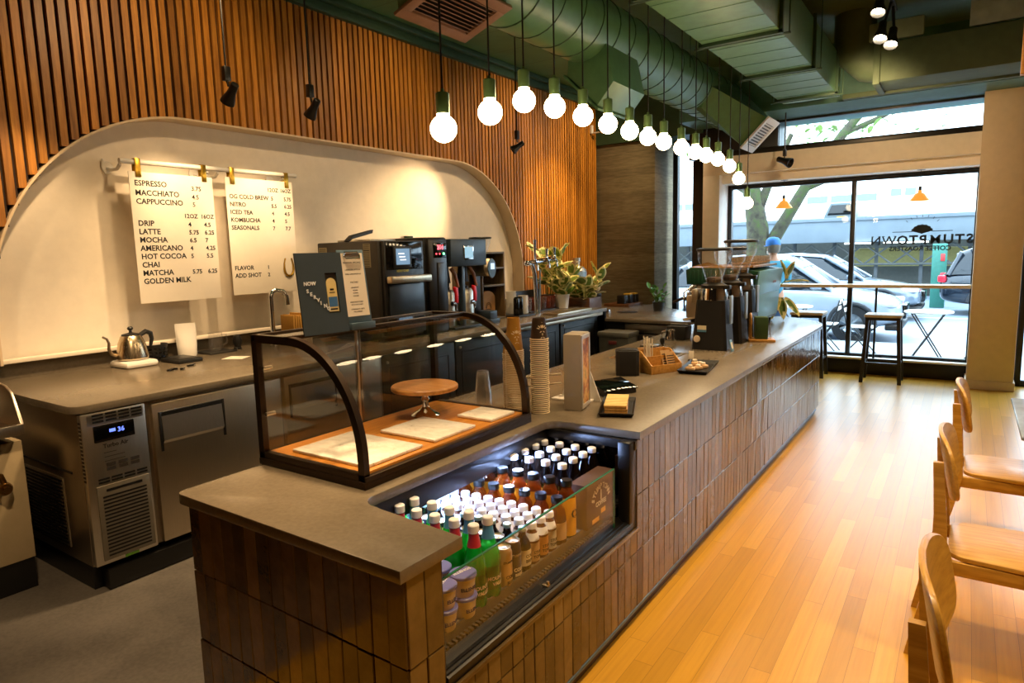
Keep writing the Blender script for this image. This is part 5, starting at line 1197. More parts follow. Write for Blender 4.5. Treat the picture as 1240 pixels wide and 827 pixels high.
def pot_white(t):
    b = MB(); b.lathe([(0, 0), (.07, 0), (.075, .005), (.095, .17), (.09, .172), (.08, .15), (0, .15)], seg=28); b.build('pot', WHITEP, t)
def pot_dark(t):
    b = MB(); b.box(-.11, .11, -.11, .11, 0, .16, .006)
    for k in range(8): b.box(.108, .114, -.10+k*.027, -.088+k*.027, .005, .155, .002)
    b.build('pot', CHAR, t)
def pot_wood(t):
    b = MB(); b.box(-.15, .15, -.17, .17, 0, .22, .006); b.build('pot', WALNUT, t)
plant('potted_plant', 'bushy cream edged plant in a white pot beside the amber glasses', -4.12, 7.14, HB, pot_white, .44, .24, 6, .22, .085, 6, 3)
plant('potted_plant', 'tall cream edged plant with a bare shoot in a dark ribbed pot by the slats', -4.34, 7.22, HB, pot_dark, .66, .30, 6, .24, .085, 6, 5)
# far counter behind the espresso station
HF = .87
b = MB(); b.prism([(-4.72, 7.345), (-3.60, 7.345), (-3.595, 7.265), (-2.45, 7.20), (-2.45, 8.0), (-3.0, 8.4), (-3.84, 9.34), (-4.72, 9.34)], 'z', HF-.04, HF, .004); tag(b.build('far_worktop', STONE), 'lower grey worktop turning the corner by the concrete pier, with a round waste hole', 'worktop')
b = MB(); b.lathe([(0, .0), (.13, 0), (.135, .004), (.12, .006), (0, .003)], c=(-3.66, 8.05, HF), seg=28); tag(b.build('waste_hole_ring', BLACKP), 'flat black waste hole ring in the lower worktop', 'waste ring')
fc = thing('far_cabinet', 'dark base cabinet with steel appliance front under the lower corner worktop', 'cabinet', (-3.4, 8.0, 0))
b = MB(); b.prism([(-4.72, 7.40), (-2.50, 7.27), (-2.50, 8.0), (-3.0, 8.38), (-3.84, 9.32), (-4.72, 9.32)], 'z', 0, HF-.041); b.build('carcass', CHAR, fc, world=True)
b = MB(); Mx = axes((-3.35, 7.32, .05), (1, -.058, 0), (0, 0, 1)); b.box(0, .80, 0, .64, 0, .02, .003, M=Mx); b.box(0, .80, .66, .76, 0, .02, .003, M=Mx); af = b.build('appliance_front', STEEL, fc, world=True)
b = MB(); b.box(.22, .72, .25, .52, .02, .024, .002, M=Mx); b.ball(Mx @ Vector((.36, .56, .03)), .014, sub=2); b.build('dark_window', BLACKG, af, world=True)
wbn = thing('waste_bin', 'grey plastic waste bin standing under the lower worktop', 'bin', (-3.32, 7.05, 0))
b = MB(); b.prism([(-.16, 0), (.16, 0), (.19, .70), (-.19, .70)], 'y', -.13, .13, .01); b.box(-.20, .20, -.15, .15, .69, .75, .012); b.build('bin_body', M_('bin_grey', '#6a685e', .55), wbn)
b = MB(); b.box(-.05, .05, -.155, -.148, .61, .65, .002); b.build('red_label', M_('dull_red', '#7a3a36', .5), wbn)
wp = plant('potted_plant', 'cream edged plant trailing from a square walnut planter at the worktop end', -4.05, 7.62, HF, pot_wood, .50, .36, 6, .25, .09, 6, 9)
ds = thing('water_dispenser', 'steel water dispenser with tap and blue label behind the walnut planter', 'dispenser', (-4.45, 8.12, HF))
b = MB(); b.lathe([(0, .22), (.13, .22), (.14, .23), (.14, .55), (.10, .60), (.05, .61), (.05, .66), (.06, .67), (.06, .72), (0, .72)], seg=30); b.box(-.14, .14, -.14, .14, 0, .22, .006); b.build('tank', STEEL, ds)
b = MB(); b.lathe([(.1415, .27), (.1415, .53)], seg=10, a0=-1.2, a1=.4); b.build('label', M_('blue_label', '#7f9fc0', .4), ds)
b = MB(); b.tube([(.13, 0, .30), (.19, 0, .30), (.19, 0, .26)], .012, 8); b.build('tap', CHROME, ds)
bl = thing('black_shaker', 'black jar with pale wooden scoop standing by the steel dispenser', 'jar', (-4.28, 8.35, HF))
b = MB(); b.lathe([(0, 0), (.075, 0), (.08, .01), (.085, .22), (0, .22)], seg=24); b.build('jar_body', BLACKP, bl)
b = MB(); b.ball((0, .0, .30), .075, sc=(1, 1, .9)); b.tube([(.0, .06, .28), (.02, .12, .33)], .012); b.build('scoop', M_('pale_scoop', '#d6c3a0', .5), bl)
b = MB(); b.box(-4.35, -3.95, 8.75, 9.25, HF, HF+.04, .004); tag(b.build('condiment_board', WALNUT), 'wooden board carrying black condiment pots against the pier', 'board')
for k in range(3):
    p_ = thing('condiment_pot', 'black condiment pot, %s from the left on the wooden board by the pier' % nth(k+1), 'pot', (-4.10+.02*k, 8.86+.15*k-.01, HF+.04), group='condiment pots')
    b = MB(); b.box(-.06, .06, -.06, .06, 0, .12, .008); b.build('pot_body', BLACKP, p_)
    b = MB(); b.box(-.05, .05, -.05, .05, .118, .14 if k else .124, .006); b.build('sachets', M_('yellow_sachets', '#c9a53c', .6) if k else CHAR, p_)
b = MB(); b.box(-3.86, -3.80, 7.8, 7.86, HF, HF+.05, .01); b.lathe([(0, 0), (.05, 0), (.055, .04), (0, .05)], c=(-3.95, 7.98, HF)); tag(b.build('small_dish', CHROME), 'small chrome dish in front of the walnut planter', 'dish')
# ------------------------------------------------------------------ grinders and espresso machine
def grinder(x, y, label, s=1.0, first=None):
    t = thing('espresso_grinder', label, 'grinder', (x, y, HC), group='espresso grinders')
    b = MB()
    f = lambda w, d, z, ox=0: [(ox+p[0], p[1], z) for p in [(-w+.02, -d), (w-.02, -d), (w, -d+.02), (w, d-.02), (w-.02, d), (-w+.02, d), (-w, d-.02), (-w, -d+.02)]]
    b.loft([f(.138, .112, 0), f(.138, .112, .03), f(.134, .108, .06), f(.110, .095, .385)]); b.build('grinder_body', BLACKP, t)
    b = MB(); b.lathe([(.108, .385), (.108, .40), (.096, .475), (.09, .48), (0, .48)], seg=36); b.build('collar', CHROME, t)
    b = MB(); b.lathe([(0, .478), (.095, .478), (.098, .50), (.075, .515), (0, .52)], seg=32); b.box(.06, .13, -.03, .03, .47, .50, .006); b.build('hopper_base', BLACKP, t)
    b = MB(); b.lathe([(.060, .515), (.066, .555), (.098, .65), (.122, .69), (.128, .765)], seg=36); h = b.build('hopper', CLEARP, t)
    b = MB(); b.lathe([(0, .765), (.131, .765), (.137, .772), (.135, .784), (.10, .79), (0, .79)], seg=36); b.build('hopper_lid', BLACKP, t)
    b = MB(); b.lathe([(0, .52), (.055, .52), (.06, .545), (.05, .56), (0, .565)], seg=20); b.build('coffee_beans', M_('beans', '#3a2110', .5, var=.2, scale=60), h)
    b = MB(); b.box(.112, .128, -.03, .03, .20, .42, .005, M=T(.018, 0, 0)); b.build('side_panel', M_('blue_grey_panel', '#8fa0ad', .3, .3), t)
    b = MB(); b.box(-.205, -.11, -.05, .05, .24, .42, .008); b.tube([(-.12, -.04, .25), (-.22, -.04, .22), (-.24, 0, .22), (-.22, .04, .22), (-.12, .04, .25)], .009, 8); b.box(-.16, -.11, -.06, .06, .36, .47, .01); b.build('doser', STEELH, t)
    b = MB(); b.lathe([(0, 0), (.026, 0), (.028, .006), (.022, .014), (0, .015)], M=T(-.09, -.115, .085) @ RX(PI/2), seg=20); b.build('timer_knob', CREAM, t)
    b = MB(); b.box(-.09, -.02, -.1135, -.108, .14, .19, .001, m=0); b.box(-.09, -.02, -.1138, -.108, .14, .158, m=1); b.build('round_badge', [CREAML, M_('badge_blue', '#4f7c99', .5)], t)
    return t
grinder(-1.63, 5.20, 'black espresso grinder with clear bean hopper, nearest of three on the counter')
grinder(-1.63, 5.62, 'black espresso grinder with clear bean hopper, middle of three on the counter')
g3_ = grinder(-1.66, 6.05, 'black espresso grinder with a taller wide hopper, furthest of three on the counter'); g3_.scale = (1.08, 1.08, 1.08)
c_ = MB(); c_.prism([(-.03, 0), (.03, 0), (.028, .09), (-.028, .09)], 'x', -.004, .004, .002, m=0, M=T(-1.448, 5.11, HC) @ RY(-.25)); c_.box(.0045, .005, -.02, .02, .02, .07, m=1, M=T(-1.448, 5.11, HC) @ RY(-.25))
tag(c_.build('small_card', [M_('card_blue', '#5f87a0', .5), CREAML]), 'small pale blue card leaning at the foot of the nearest grinder', 'card')
em = thing('espresso_machine', 'teal green espresso machine with glass cups stacked on top behind the grinders', 'espresso machine', (-1.80, 6.4, HC))
TEAL = M_('teal_enamel', '#6da3a6', .3, .1, .02); TEALD = M_('deep_green_ribs', '#1b4a31', .35)
b = MB(); b.box(-2.10, -1.52, 5.90, 6.86, HC+.07, HC+.20, .01); 
for x in (-2.05, -1.58):
    for y in (5.97, 6.8): b.cyl((x, y, HC), (x, y, HC+.08), .02, .028, 14)
b.build('base', M_('machine_dark', '#191b19', .35, .3), em, world=True)
b = MB(); b.box(-2.0, -1.62, 5.95, 6.80, HC+.19, HC+.46, .01); b.build('boiler_housing', TEALD, em, world=True)
b = MB(); b.prism([(-2.14, HC+.44), (-1.50, HC+.44), (-1.47, HC+.56), (-1.60, HC+.585), (-2.10, HC+.60), (-2.15, HC+.58)], 'y', 5.90, 6.86, .006); hd = b.build('upper_body', TEALD, em, world=True)
b = MB()
for k in range(15): b.box(-2.12+k*.041, -2.10+k*.041, 5.892, 5.90, HC+.45, HC+.575, .003)
b.build('ribs', TEALD, hd, world=True)
b = MB(); b.prism([(-1.505, HC+.34), (-1.49, HC+.34), (-1.462, HC+.565), (-1.475, HC+.565)], 'y', 5.92, 6.86, .003); up_ = b.build('upper_back_panel', TEAL, em, world=True)
b = MB(); b.prism([(-1.525, HC+.10), (-1.51, HC+.10), (-1.494, HC+.335), (-1.507, HC+.335)], 'y', 5.92, 6.86, .003); b.build('lower_back_panel', TEAL, em, world=True)
b = MB(); b.text('mavam', .05, axes((-1.467, 6.52, HC+.43), (0, 1, 0), (.12, 0, 1)), align='CENTER', bold=.02); b.build('badge_lettering', M_('copper_badge', '#a8643f', .35, .6), up_, world=True)
for k, y in enumerate((6.05, 6.38, 6.70)):
    b = MB(); b.tube([(-2.0, y, HC+.42), (-2.12, y, HC+.42), (-2.15, y, HC+.36)], [.035, .035, .03], 14); b.lathe([(0, 0), (.04, 0), (.042, .03), (.036, .05), (0, .05)], c=(-2.15, y, HC+.31)); b.build('group_head', CHROME, em, world=True)
    b = MB(); b.lathe([(0, 0), (.03, 0), (.036, .03), (0, .03)], c=(-2.15, y, HC+.285)); b.tube([(-2.17, y, HC+.30), (-2.24, y, HC+.29), (-2.33, y, HC+.25)], [.012, .016, .014], 10); b.tube([(-2.15, y-.02, HC+.285), (-2.15, y-.025, HC+.24)], .008); b.build('portafilter', M_('dark_handle', '#2a1c12', .35), em, world=True)
b = MB(); b.tube([(-2.08, 5.93, HC+.44), (-2.16, 5.88, HC+.36), (-2.15, 5.87, HC+.18)], .008, 8); b.tube([(-2.04, 5.93, HC+.44), (-2.07, 5.86, HC+.34), (-2.05, 5.85, HC+.20)], .008, 8); b.build('steam_wand', CHROME, em, world=True)
b = MB(); b.box(-2.12, -1.52, 5.92, 6.84, HC+.595, HC+.605, .002); b.prism([(-2.1, HC+.61), (-1.95, HC+.65), (-1.80, HC+.61)], 'y', 5.93, 5.95); b.box(-1.535, -1.52, 5.92, 6.84, HC+.60, HC+.615, .002); b.build('cup_rail', OAK, em, world=True)
em.location += Vector((-.10, .40, 0))
gp = None
for r_i in range(2):
    for k in range(8):
        loc = (-1.70-.10*r_i, 6.39+k*.105, HC+.61); l = 'small glass cup on the machine top, %s along the %s row' % (nth(k+1), 'outer' if r_i == 0 else 'inner')
        if gp is None:
            gp = thing('glass_cup', l, 'cup', loc, group='glass cups on the machine')
            b = MB(); b.lathe([(0, .002), (.033, .002), (.036, .01), (.040, .085), (.037, .085), (.032, .012), (0, .012)], seg=18); b.build('cup_wall', GLASS('cup_glass', (.9, .88, .84), .15, .05, '#d9c9b2', .35), gp)
            b = MB(); b.tube([(.041*math.cos(2*PI*q/18), .041*math.sin(2*PI*q/18), .028) for q in range(18)], .003, 5, closed=True); b.build('band', M_('cup_band', '#b98c5a', .5), gp)
        else: dup(gp, loc, l)
def pot_low(t):
    b = MB(); b.lathe([(0, 0), (.06, 0), (.08, .12), (.075, .12), (.05, .01), (0, .01)], seg=24); b.build('pot', CHAR, t)
rp = thing('rubber_plant', 'cream edged rubber plant sprig rising at the far end of the espresso machine', 'plant', (-1.93, 7.50, HC)); pot_low(rp)
b = MB(); b.tube([(0, 0, .1), (.12, 0, .26), (.27, -.02, .34), (.36, -.03, .44)], [.008, .006, .005, .004], 6); b.tube([(.12, 0, .26), (.24, 0, .22), (.34, -.02, .24)], .004, 6); b.build('stem', LG, rp)
b = MB()
for (p, d, L, w) in (((.36, -.03, .44), (-.25, -.2, .9), .24, .065), ((.36, -.03, .44), (.35, -.1, .85), .23, .07), ((.34, -.02, .40), (.8, -.2, .15), .26, .06), ((.30, -.02, .36), (-.8, -.2, .5), .20, .06), ((.34, -.02, .24), (.5, -.2, -.5), .24, .065), ((.30, -.02, .24), (-.3, -.3, -.8), .26, .06), ((.26, 0, .34), (-.7, -.4, .1), .20, .06), ((.30, -.01, .24), (.2, -.3, -.8), .22, .06)): leaf(b, p, d, L, w, .12, random.uniform(-.3, .3))
b.build('foliage', [LG, LC], rp, sharp=180)
fp = plant('potted_plant', 'small bright green herb pot on the corner worktop before the narrow window', -3.35, 8.35, HF, pot_low, .30, .20, 6, .10, .03, 5, 4)
for c in fp.children:
    if c.name.startswith('foliage'): c.data.materials.clear(); c.data.materials.append(M_('herb_green', '#4f8a3a', .5, var=.1)); c.data.materials.append(bpy.data.materials['herb_green'])
ps = thing('product_stand', 'small oak stand with an arched back beside the furthest grinder', 'stand', (-1.40, 5.76, HC))
Mx = T(-1.40, 5.76, HC) @ RZ(math.radians(20))
b = MB(); b.box(-.105, .105, -.085, .085, 0, .022, .003, M=Mx); b.build('base', OAK, ps, world=True)
b = MB(); b.tube([Mx @ Vector(p) for p in [(-.085, -.03, .022), (-.085, -.03, .18)]+[(-.085+.0, -.03+.045-.045*math.cos(math.radians(a)), .18+.05*math.sin(math.radians(a))) for a in range(15, 180, 15)]+[(-.085, .06, .18), (-.085, .06, .022)]], .009, 8); b.build('arched_back', OAK, ps, world=True)
gpk = thing('coffee_packet', 'dark green coffee packet standing on the small oak stand', 'packet', (-1.40, 5.76, HC+.022), math.radians(20))
b = MB(); b.box(-.055, .05, -.055, .055, 0, .185, .006); b.build('packet_body', M_('packet_green', '#2f4a22', .5), gpk)
b = MB(); b.box(.05, .0515, .02, .05, .02, .06); b.build('orange_mark', M_('orange_mark', '#d66a2a', .5), gpk)
b = MB(); b.box(0, .003, -.05, .05, 0, .10, M=T(-1.335, 5.80, HC+.022) @ RZ(math.radians(20)) @ RY(-.1)); tag(b.build('price_card', CLEARP), 'clear card standing on the small oak stand before the green packet', 'card')

# ------------------------------------------------------------------ window bar and stools
wb_ = thing('window_bar', 'pale narrow bar top along the street window on thin steel posts', 'bar top', (-1.4, 9.5, 0))
b = MB(); b.box(-2.85, .055, 9.41, 9.64, 1.135, 1.175, .004); b.build('bar_board', M_('pale_oak_bar', '#d9c4a2', .3), wb_, world=True)
for x in (-2.5, -.93):
    b = MB(); b.cyl((x, 9.56, .225), (x, 9.56, 1.137), .014); b.build('post', BLACK, wb_, world=True)
STB = M_('stool_black', '#171513', .4); STW = M_('stool_seat', '#b9a88e', .4)
def stool(x, y, label):
    t = thing('bar_stool', label, 'stool', (x, y, 0), group='bar stools')
    b = MB(); b.box(-.20, .20, -.17, .17, .80, .835, .012); b.build('seat', STW, t)
    b = MB(); b.box(-.185, .185, -.155, .155, .765, .80, .003); b.build('seat_rail', STB, t)
    for sx in (-1, 1):
        for sy in (-1, 1):
            b = MB(); p0 = Vector((sx*.165, sy*.135, .77)); p1 = Vector((sx*.205, sy*.165, 0)); w = .02
            b.loft([[(p.x-w, p.y-w, p.z), (p.x+w, p.y-w, p.z), (p.x+w, p.y+w, p.z), (p.x-w, p.y+w, p.z)] for p in (p1, p0)]); b.build('leg', STB, t)
    b = MB(); z = .24
    for sy in (-1, 1): b.box(-.19, .19, sy*.153-.012, sy*.153+.012, z-.012, z+.012, .002)
    for sx in (-1, 1): b.box(sx*.19-.012, sx*.19+.012, -.15, .15, z-.012, z+.012, .002)
    b.build('foot_rail', STB, t)
    return t
stool(-.80, 9.21, 'black framed bar stool at the window bar, right of two')
stool(-1.66, 9.25, 'black framed bar stool at the window bar, left of two and partly behind the counter')

# ------------------------------------------------------------------ chairs and table
CH = wood('chair_oak', '#99702a', '#b88d3a', '#c9a04c', 0, .4, 1.1, False, .08); CHB = wood('chair_back_oak', '#99702a', '#b88d3a', '#c9a04c', 1, .4, 1.1, False, .08)
def chair(x, y, label, proto=None):
    if proto: return dup(proto, (x, y, 0), label)
    t = thing('dining_chair', label, 'chair', (x, y, 0), group='oak chairs along the right')
    b = MB()        # seat: dished rounded plate
    o = []
    w, d, r = .225, .44, .07
    for cx, cy, a0 in ((d-r, w-r-.0, 0), (r, w-r-.02, 90), (r, -w+r+.02, 180), (d-r, -w+r, 270)):
        o += [(cx+r*math.cos(math.radians(a0+a)), cy+r*math.sin(math.radians(a0+a))) for a in range(0, 91, 15)]
    b.prism(o, 'z', .435, .455, .005); b.build('seat', CH, t)
    for s in (-1, 1):
        b = MB(); hw = .012; hd = .022
        ring = lambda xx, yy, z, k=1: [(xx-hd*k, yy-hw, z), (xx+hd*k, yy-hw, z), (xx+hd*k, yy+hw, z), (xx-hd*k, yy+hw, z)]
        b.loft([ring(-.115, s*.215, 0, .7), ring(-.06, s*.212, .25, 1.1), ring(-.028, s*.21, .44, 1.25), ring(-.034, s*.205, .62, 1.0), ring(-.050, s*.20, .83, .8)]); b.build('rear_leg', CH, t)
        b = MB(); b.loft([ring(.415, s*.19, 0, .7), ring(.40, s*.19, .40, 1.1), ring(.40, s*.19, .435, 1.1)]); b.build('front_leg', CH, t)
        b = MB(); b.box(-.03, .40, s*.20-.011, s*.20+.011, .375, .432, .003); b.build('side_rail', CH, t)
    b = MB(); b.box(.39, .412, -.19, .19, .375, .43, .003); b.box(-.03, -.008, -.205, .205, .36, .42, .003); b.build('cross_rail', CH, t)
    b = MB(); vs = []; nz, ny = 9, 16       # curved back rest, rounded along the top
    prof = []
    pts = []
    for k in range(41):
        a = 2*PI*k/40; c_, s_ = math.cos(a), math.sin(a)
        e = .62 if s_ > 0 else .42
        yy = .235*math.copysign(abs(c_)**e, c_); zz = .795+.13*math.copysign(abs(s_)**e, s_); pts.append((yy, zz))
    pts = pts[:-1]
    def bx(yy, zz): return .022-.038*(1-(yy/.235)**2)-.035*(zz-.70)/.2
    rings = [[(bx(q[0], q[1])+ox, q[0]*sc, .795+(q[1]-.795)*sc) for q in pts] for ox, sc in ((-.007, .985), (-.004, 1), (.006, 1), (.009, .985))]
    b.loft(rings, caps=False)
    n = len(pts)
    for base, flip in ((0, True), (3*n, False)):
        c0 = len(b.v)
        inner = [(bx(q[0]*f, .795+(q[1]-.795)*f)+(-.007 if flip else .009), q[0]*f*.985, .795+(q[1]-.795)*f*.985) for f in (.75, .5, .25) for q in pts]
        b.v += [Vector(p) for p in inner]; cen = len(b.v); b.v.append(Vector((bx(0, .795)+(-.007 if flip else .009), 0, .795)))
        prev = [base+k for k in range(n)]
        for L_ in range(3):
            cur = [c0+L_*n+k for k in range(n)]
            for k in range(n): b.f.append([prev[k], prev[(k+1) % n], cur[(k+1) % n], cur[k]]); b.m.append(0)
            prev = cur
        for k in range(n): b.f.append([prev[k], prev[(k+1) % n], cen]); b.m.append(0)
    b.build('backrest', CHB, t, sharp=40)
    return t
c0 = chair(.0, 1.90, 'oak chair with rounded back, nearest of three and cut off by the frame')
chair(.0, 3.25, 'oak chair with rounded back and clear seat, middle of three', c0)
chair(.045, 4.42, 'oak chair with rounded back, furthest of three and next to the grey table', c0)
tb_ = thing('cafe_table', 'grey topped square table at the right edge beside the furthest chair', 'table', (.72, 4.45, 0))
b = MB(); b.box(.265, 1.15, 3.98, 4.96, .725, .745, .006); b.build('tabletop', M_('table_grey', '#8094b0', .25), tb_, world=True)
b = MB(); b.cyl((.72, 4.45, .02), (.72, 4.45, .73), .035); b.build('column', BLACK, tb_, world=True)
b = MB(); b.lathe([(0, 0), (.26, 0), (.26, .015), (.04, .03), (0, .03)], c=(.72, 4.45, 0)); b.build('base', BLACK, tb_, world=True)

# ------------------------------------------------------------------ the street
ASPH = M_('asphalt', '#7d8b9a', .55, var=.05, scale=6); PAVE = board_lines('paving', '#a3abb0', 1.4, 0, .7)
m = MB(); m.box(-40, 40, 9.95, 13.0, -.2, -.02); m.build('floor_pavement', PAVE, kind='structure')
m = MB(); m.box(-40, 40, 12.85, 13.0, -.16, -.015, .01); m.build('trim_8', M_('kerb', '#85898a', .7), kind='structure')
m = MB(); m.box(-60, 60, 13.0, 40, -.25, -.12); m.build('floor_street', ASPH, kind='structure')
for k, y in enumerate((15.9, 18.6)):
    m = MB()
    m.box(-30, 30, y, y+.12, -.12, -.112); tag(m.build('road_line', WHITEP), 'white painted road line, %s from the pavement' % nth(k+1), 'road marking', 'road lines')
par = thing('highway_parapet', 'long grey concrete parapet of a raised road with dark lattice beneath', 'parapet', (-3, 24, -.12))
b = MB(); b.box(-45, 40, 24, 25.2, 1.72, 2.50, .02); b.box(-45, 40, 23.95, 24.0, 2.40, 2.52, .01); b.build('concrete_band', M_('parapet_grey', '#646e75', .8, var=.05, scale=1.5), par, world=True)
b = MB(); b.box(-45, 40, 26.2, 26.4, -.12, 1.75); b.build('underpass_shade_sheet', M_('underpass_shade', '#42443f', .8), par, world=True)  # dark sheet stands in for the shade under the raised road
b = MB()
for k in range(60): b.box(-40+k*1.25, -39.9+k*1.25, 24.6, 24.7, -.12, 1.72)
b.build('columns', M_('column_grey', '#3f4345', .7), par, world=True)
b = MB()
for k in range(90):
    x = -38+k*.8
    b.tube([(x, 24.5, 1.0), (x+.8, 24.5, 1.65)], .03, 5); b.tube([(x+.8, 24.5, 1.0), (x, 24.5, 1.65)], .03, 5)
b.tube([(-38, 24.5, 1.0), (34, 24.5, 1.0)], .04, 6); b.build('lattice', M_('lattice_grey', '#4a4d4a', .7), par, world=True)
b = MB(); b.box(-3.2, .2, 25.4, 25.45, .9, 1.5, .01); b.build('ochre_hoarding', M_('ochre_hoarding', '#8a8048', .7), par, world=True)
b = MB(); b.box(-3.3, -2.55, 23.9, 23.95, 1.66, 1.70); b.box(-2.2, -1.0, 23.9, 23.95, 1.66, 1.70); b.build('strip_light', EMIT('strip_light', (1, 1, .95), 3), par, world=True)
bd = thing('city_building', 'white multi storey building behind the raised road with bands of dark windows', 'building', (-4, 60, 0))
b = MB(); b.box(-70, 45, 60, 75, -.1, 22); b.build('wall', M_('white_facade', '#eef0f0', .7, var=.02, scale=.3), bd, world=True)
for (x0, x1, z) in ((-11.3, -6.0, 4.95), (-5.3, -3.4, 5.2), (-30, -20, 5.0), (6, 14, 5.2)):
    b = MB(); n = max(2, int((x1-x0)/1.6))
    for k in range(n): b.box(x0+k*(x1-x0)/n+.12, x0+(k+1)*(x1-x0)/n-.12, 59.95, 60, z, z+.55)
    b.build('window_band', M_('dark_band', '#5c6870', .3), bd, world=True)
b = MB(); b.box(-5.4, -4.6, 59.9, 60, 3.0, 4.6); b.box(-2.4, -1.7, 59.9, 60, 3.0, 4.8); b.build('grey_door_panel', M_('facade_grey', '#b9c3c4', .6), bd, world=True)
vn = thing('parked_van', 'dark van on the raised road showing above the concrete parapet', 'van', (-4.0, 27, 2.0))
b = MB(); b.box(-45, 40, 26.4, 34, 1.75, 2.0); b.build('road_deck', M_('deck_concrete', '#7b7f82', .8), par, world=True)
b = MB(); b.prism([(-4.55, 2.2), (-3.35, 2.2), (-3.35, 2.7), (-3.55, 3.15), (-4.25, 3.15), (-4.45, 2.7)], 'y', 27, 30, .06); b.build('van_body', M_('van_dark', '#4d5a5e', .4), vn, world=True)
b = MB(); b.prism([(-4.33, 2.72), (-3.48, 2.72), (-3.6, 3.07), (-4.2, 3.07)], 'y', 26.97, 27.0, .01); b.build('van_window', BLACKG, vn, world=True)
b = MB(); b.box(-4.0, -3.75, 26.96, 26.99, 2.55, 2.66); b.build('number_plate', YEL, vn, world=True)
for x in (-4.4, -3.5):
    for y in (27.5, 29.4):
        b = MB(); b.cyl((x-.1, y, 2.3), (x+.1, y, 2.3), .3, seg=20); b.build('wheel', BLACKP, vn, world=True)
def tree(name, label, base, segs, leafpts, seed):
    random.seed(seed); t = thing(name, label, 'tree', base)
    b = MB()
    for pts, rr in segs: b.tube([Vector(p) for p in pts], rr, 12)
    k = N('mossy_bark'); n_ = k.noise(k.obj(), 6, 6, .7); k.link(k.ramp(n_, [(.35, '#37332a'), (.5, '#504e3c'), (.65, '#4a5f2c')]), k.b.inputs['Base Color']); k.b.inputs['Roughness'].default_value = .9; k.bump(n_, .6, .03)
    b.build('trunk', k.mat, t)
    f = MB()
    for c, r, n in leafpts:
        for _ in range(n):
            p = Vector(c)+Vector((random.gauss(0, r), random.gauss(0, r), random.gauss(0, r*.5)))
            leaf(f, p, (random.uniform(-1, 1), random.uniform(-1, 1), random.uniform(-.4, .6)), random.uniform(.10, .18), .05, .3)
    fo = f.build('foliage', M_('spring_leaf', '#8fae5a', .5, var=.1), t, sharp=180)
    return t
tree('street_tree', 'mossy street tree forking outside the left pane of the window', (-3.12, 12.4, -.02),
     [(((0, 0, 0), (.02, 0, 1.2), (0, 0, 2.0), (-.1, 0, 2.6), (-.35, 0, 3.4), (-.8, .1, 4.8)), [.25, .21, .19, .16, .12, .06]),
      (((.03, 0, 1.35), (.35, 0, 1.95), (.75, .0, 2.65), (1.3, .1, 3.5), (2.2, .2, 4.6)), [.12, .11, .09, .075, .04]),
      (((.0, 0, 2.35), (.15, .05, 2.75), (.5, .1, 3.6)), [.10, .07, .04]), (((.75, 0, 2.65), (1.5, .1, 2.95), (2.6, .1, 3.3)), [.06, .045, .02]),
      (((1.3, .1, 3.5), (1.9, .2, 3.75), (2.8, .2, 4.3)), [.05, .035, .02]), (((-.1, 0, 2.6), (-.6, .1, 2.9), (-1.2, .1, 3.0)), [.06, .04, .02])],
     [((1.5, .2, 3.5), .5, 60), ((.3, .2, 3.8), .5, 60), ((2.3, .2, 3.9), .5, 50), ((-.8, .1, 3.6), .5, 40), ((2.0, .3, 5), .8, 80)], 11)
random.seed(77)

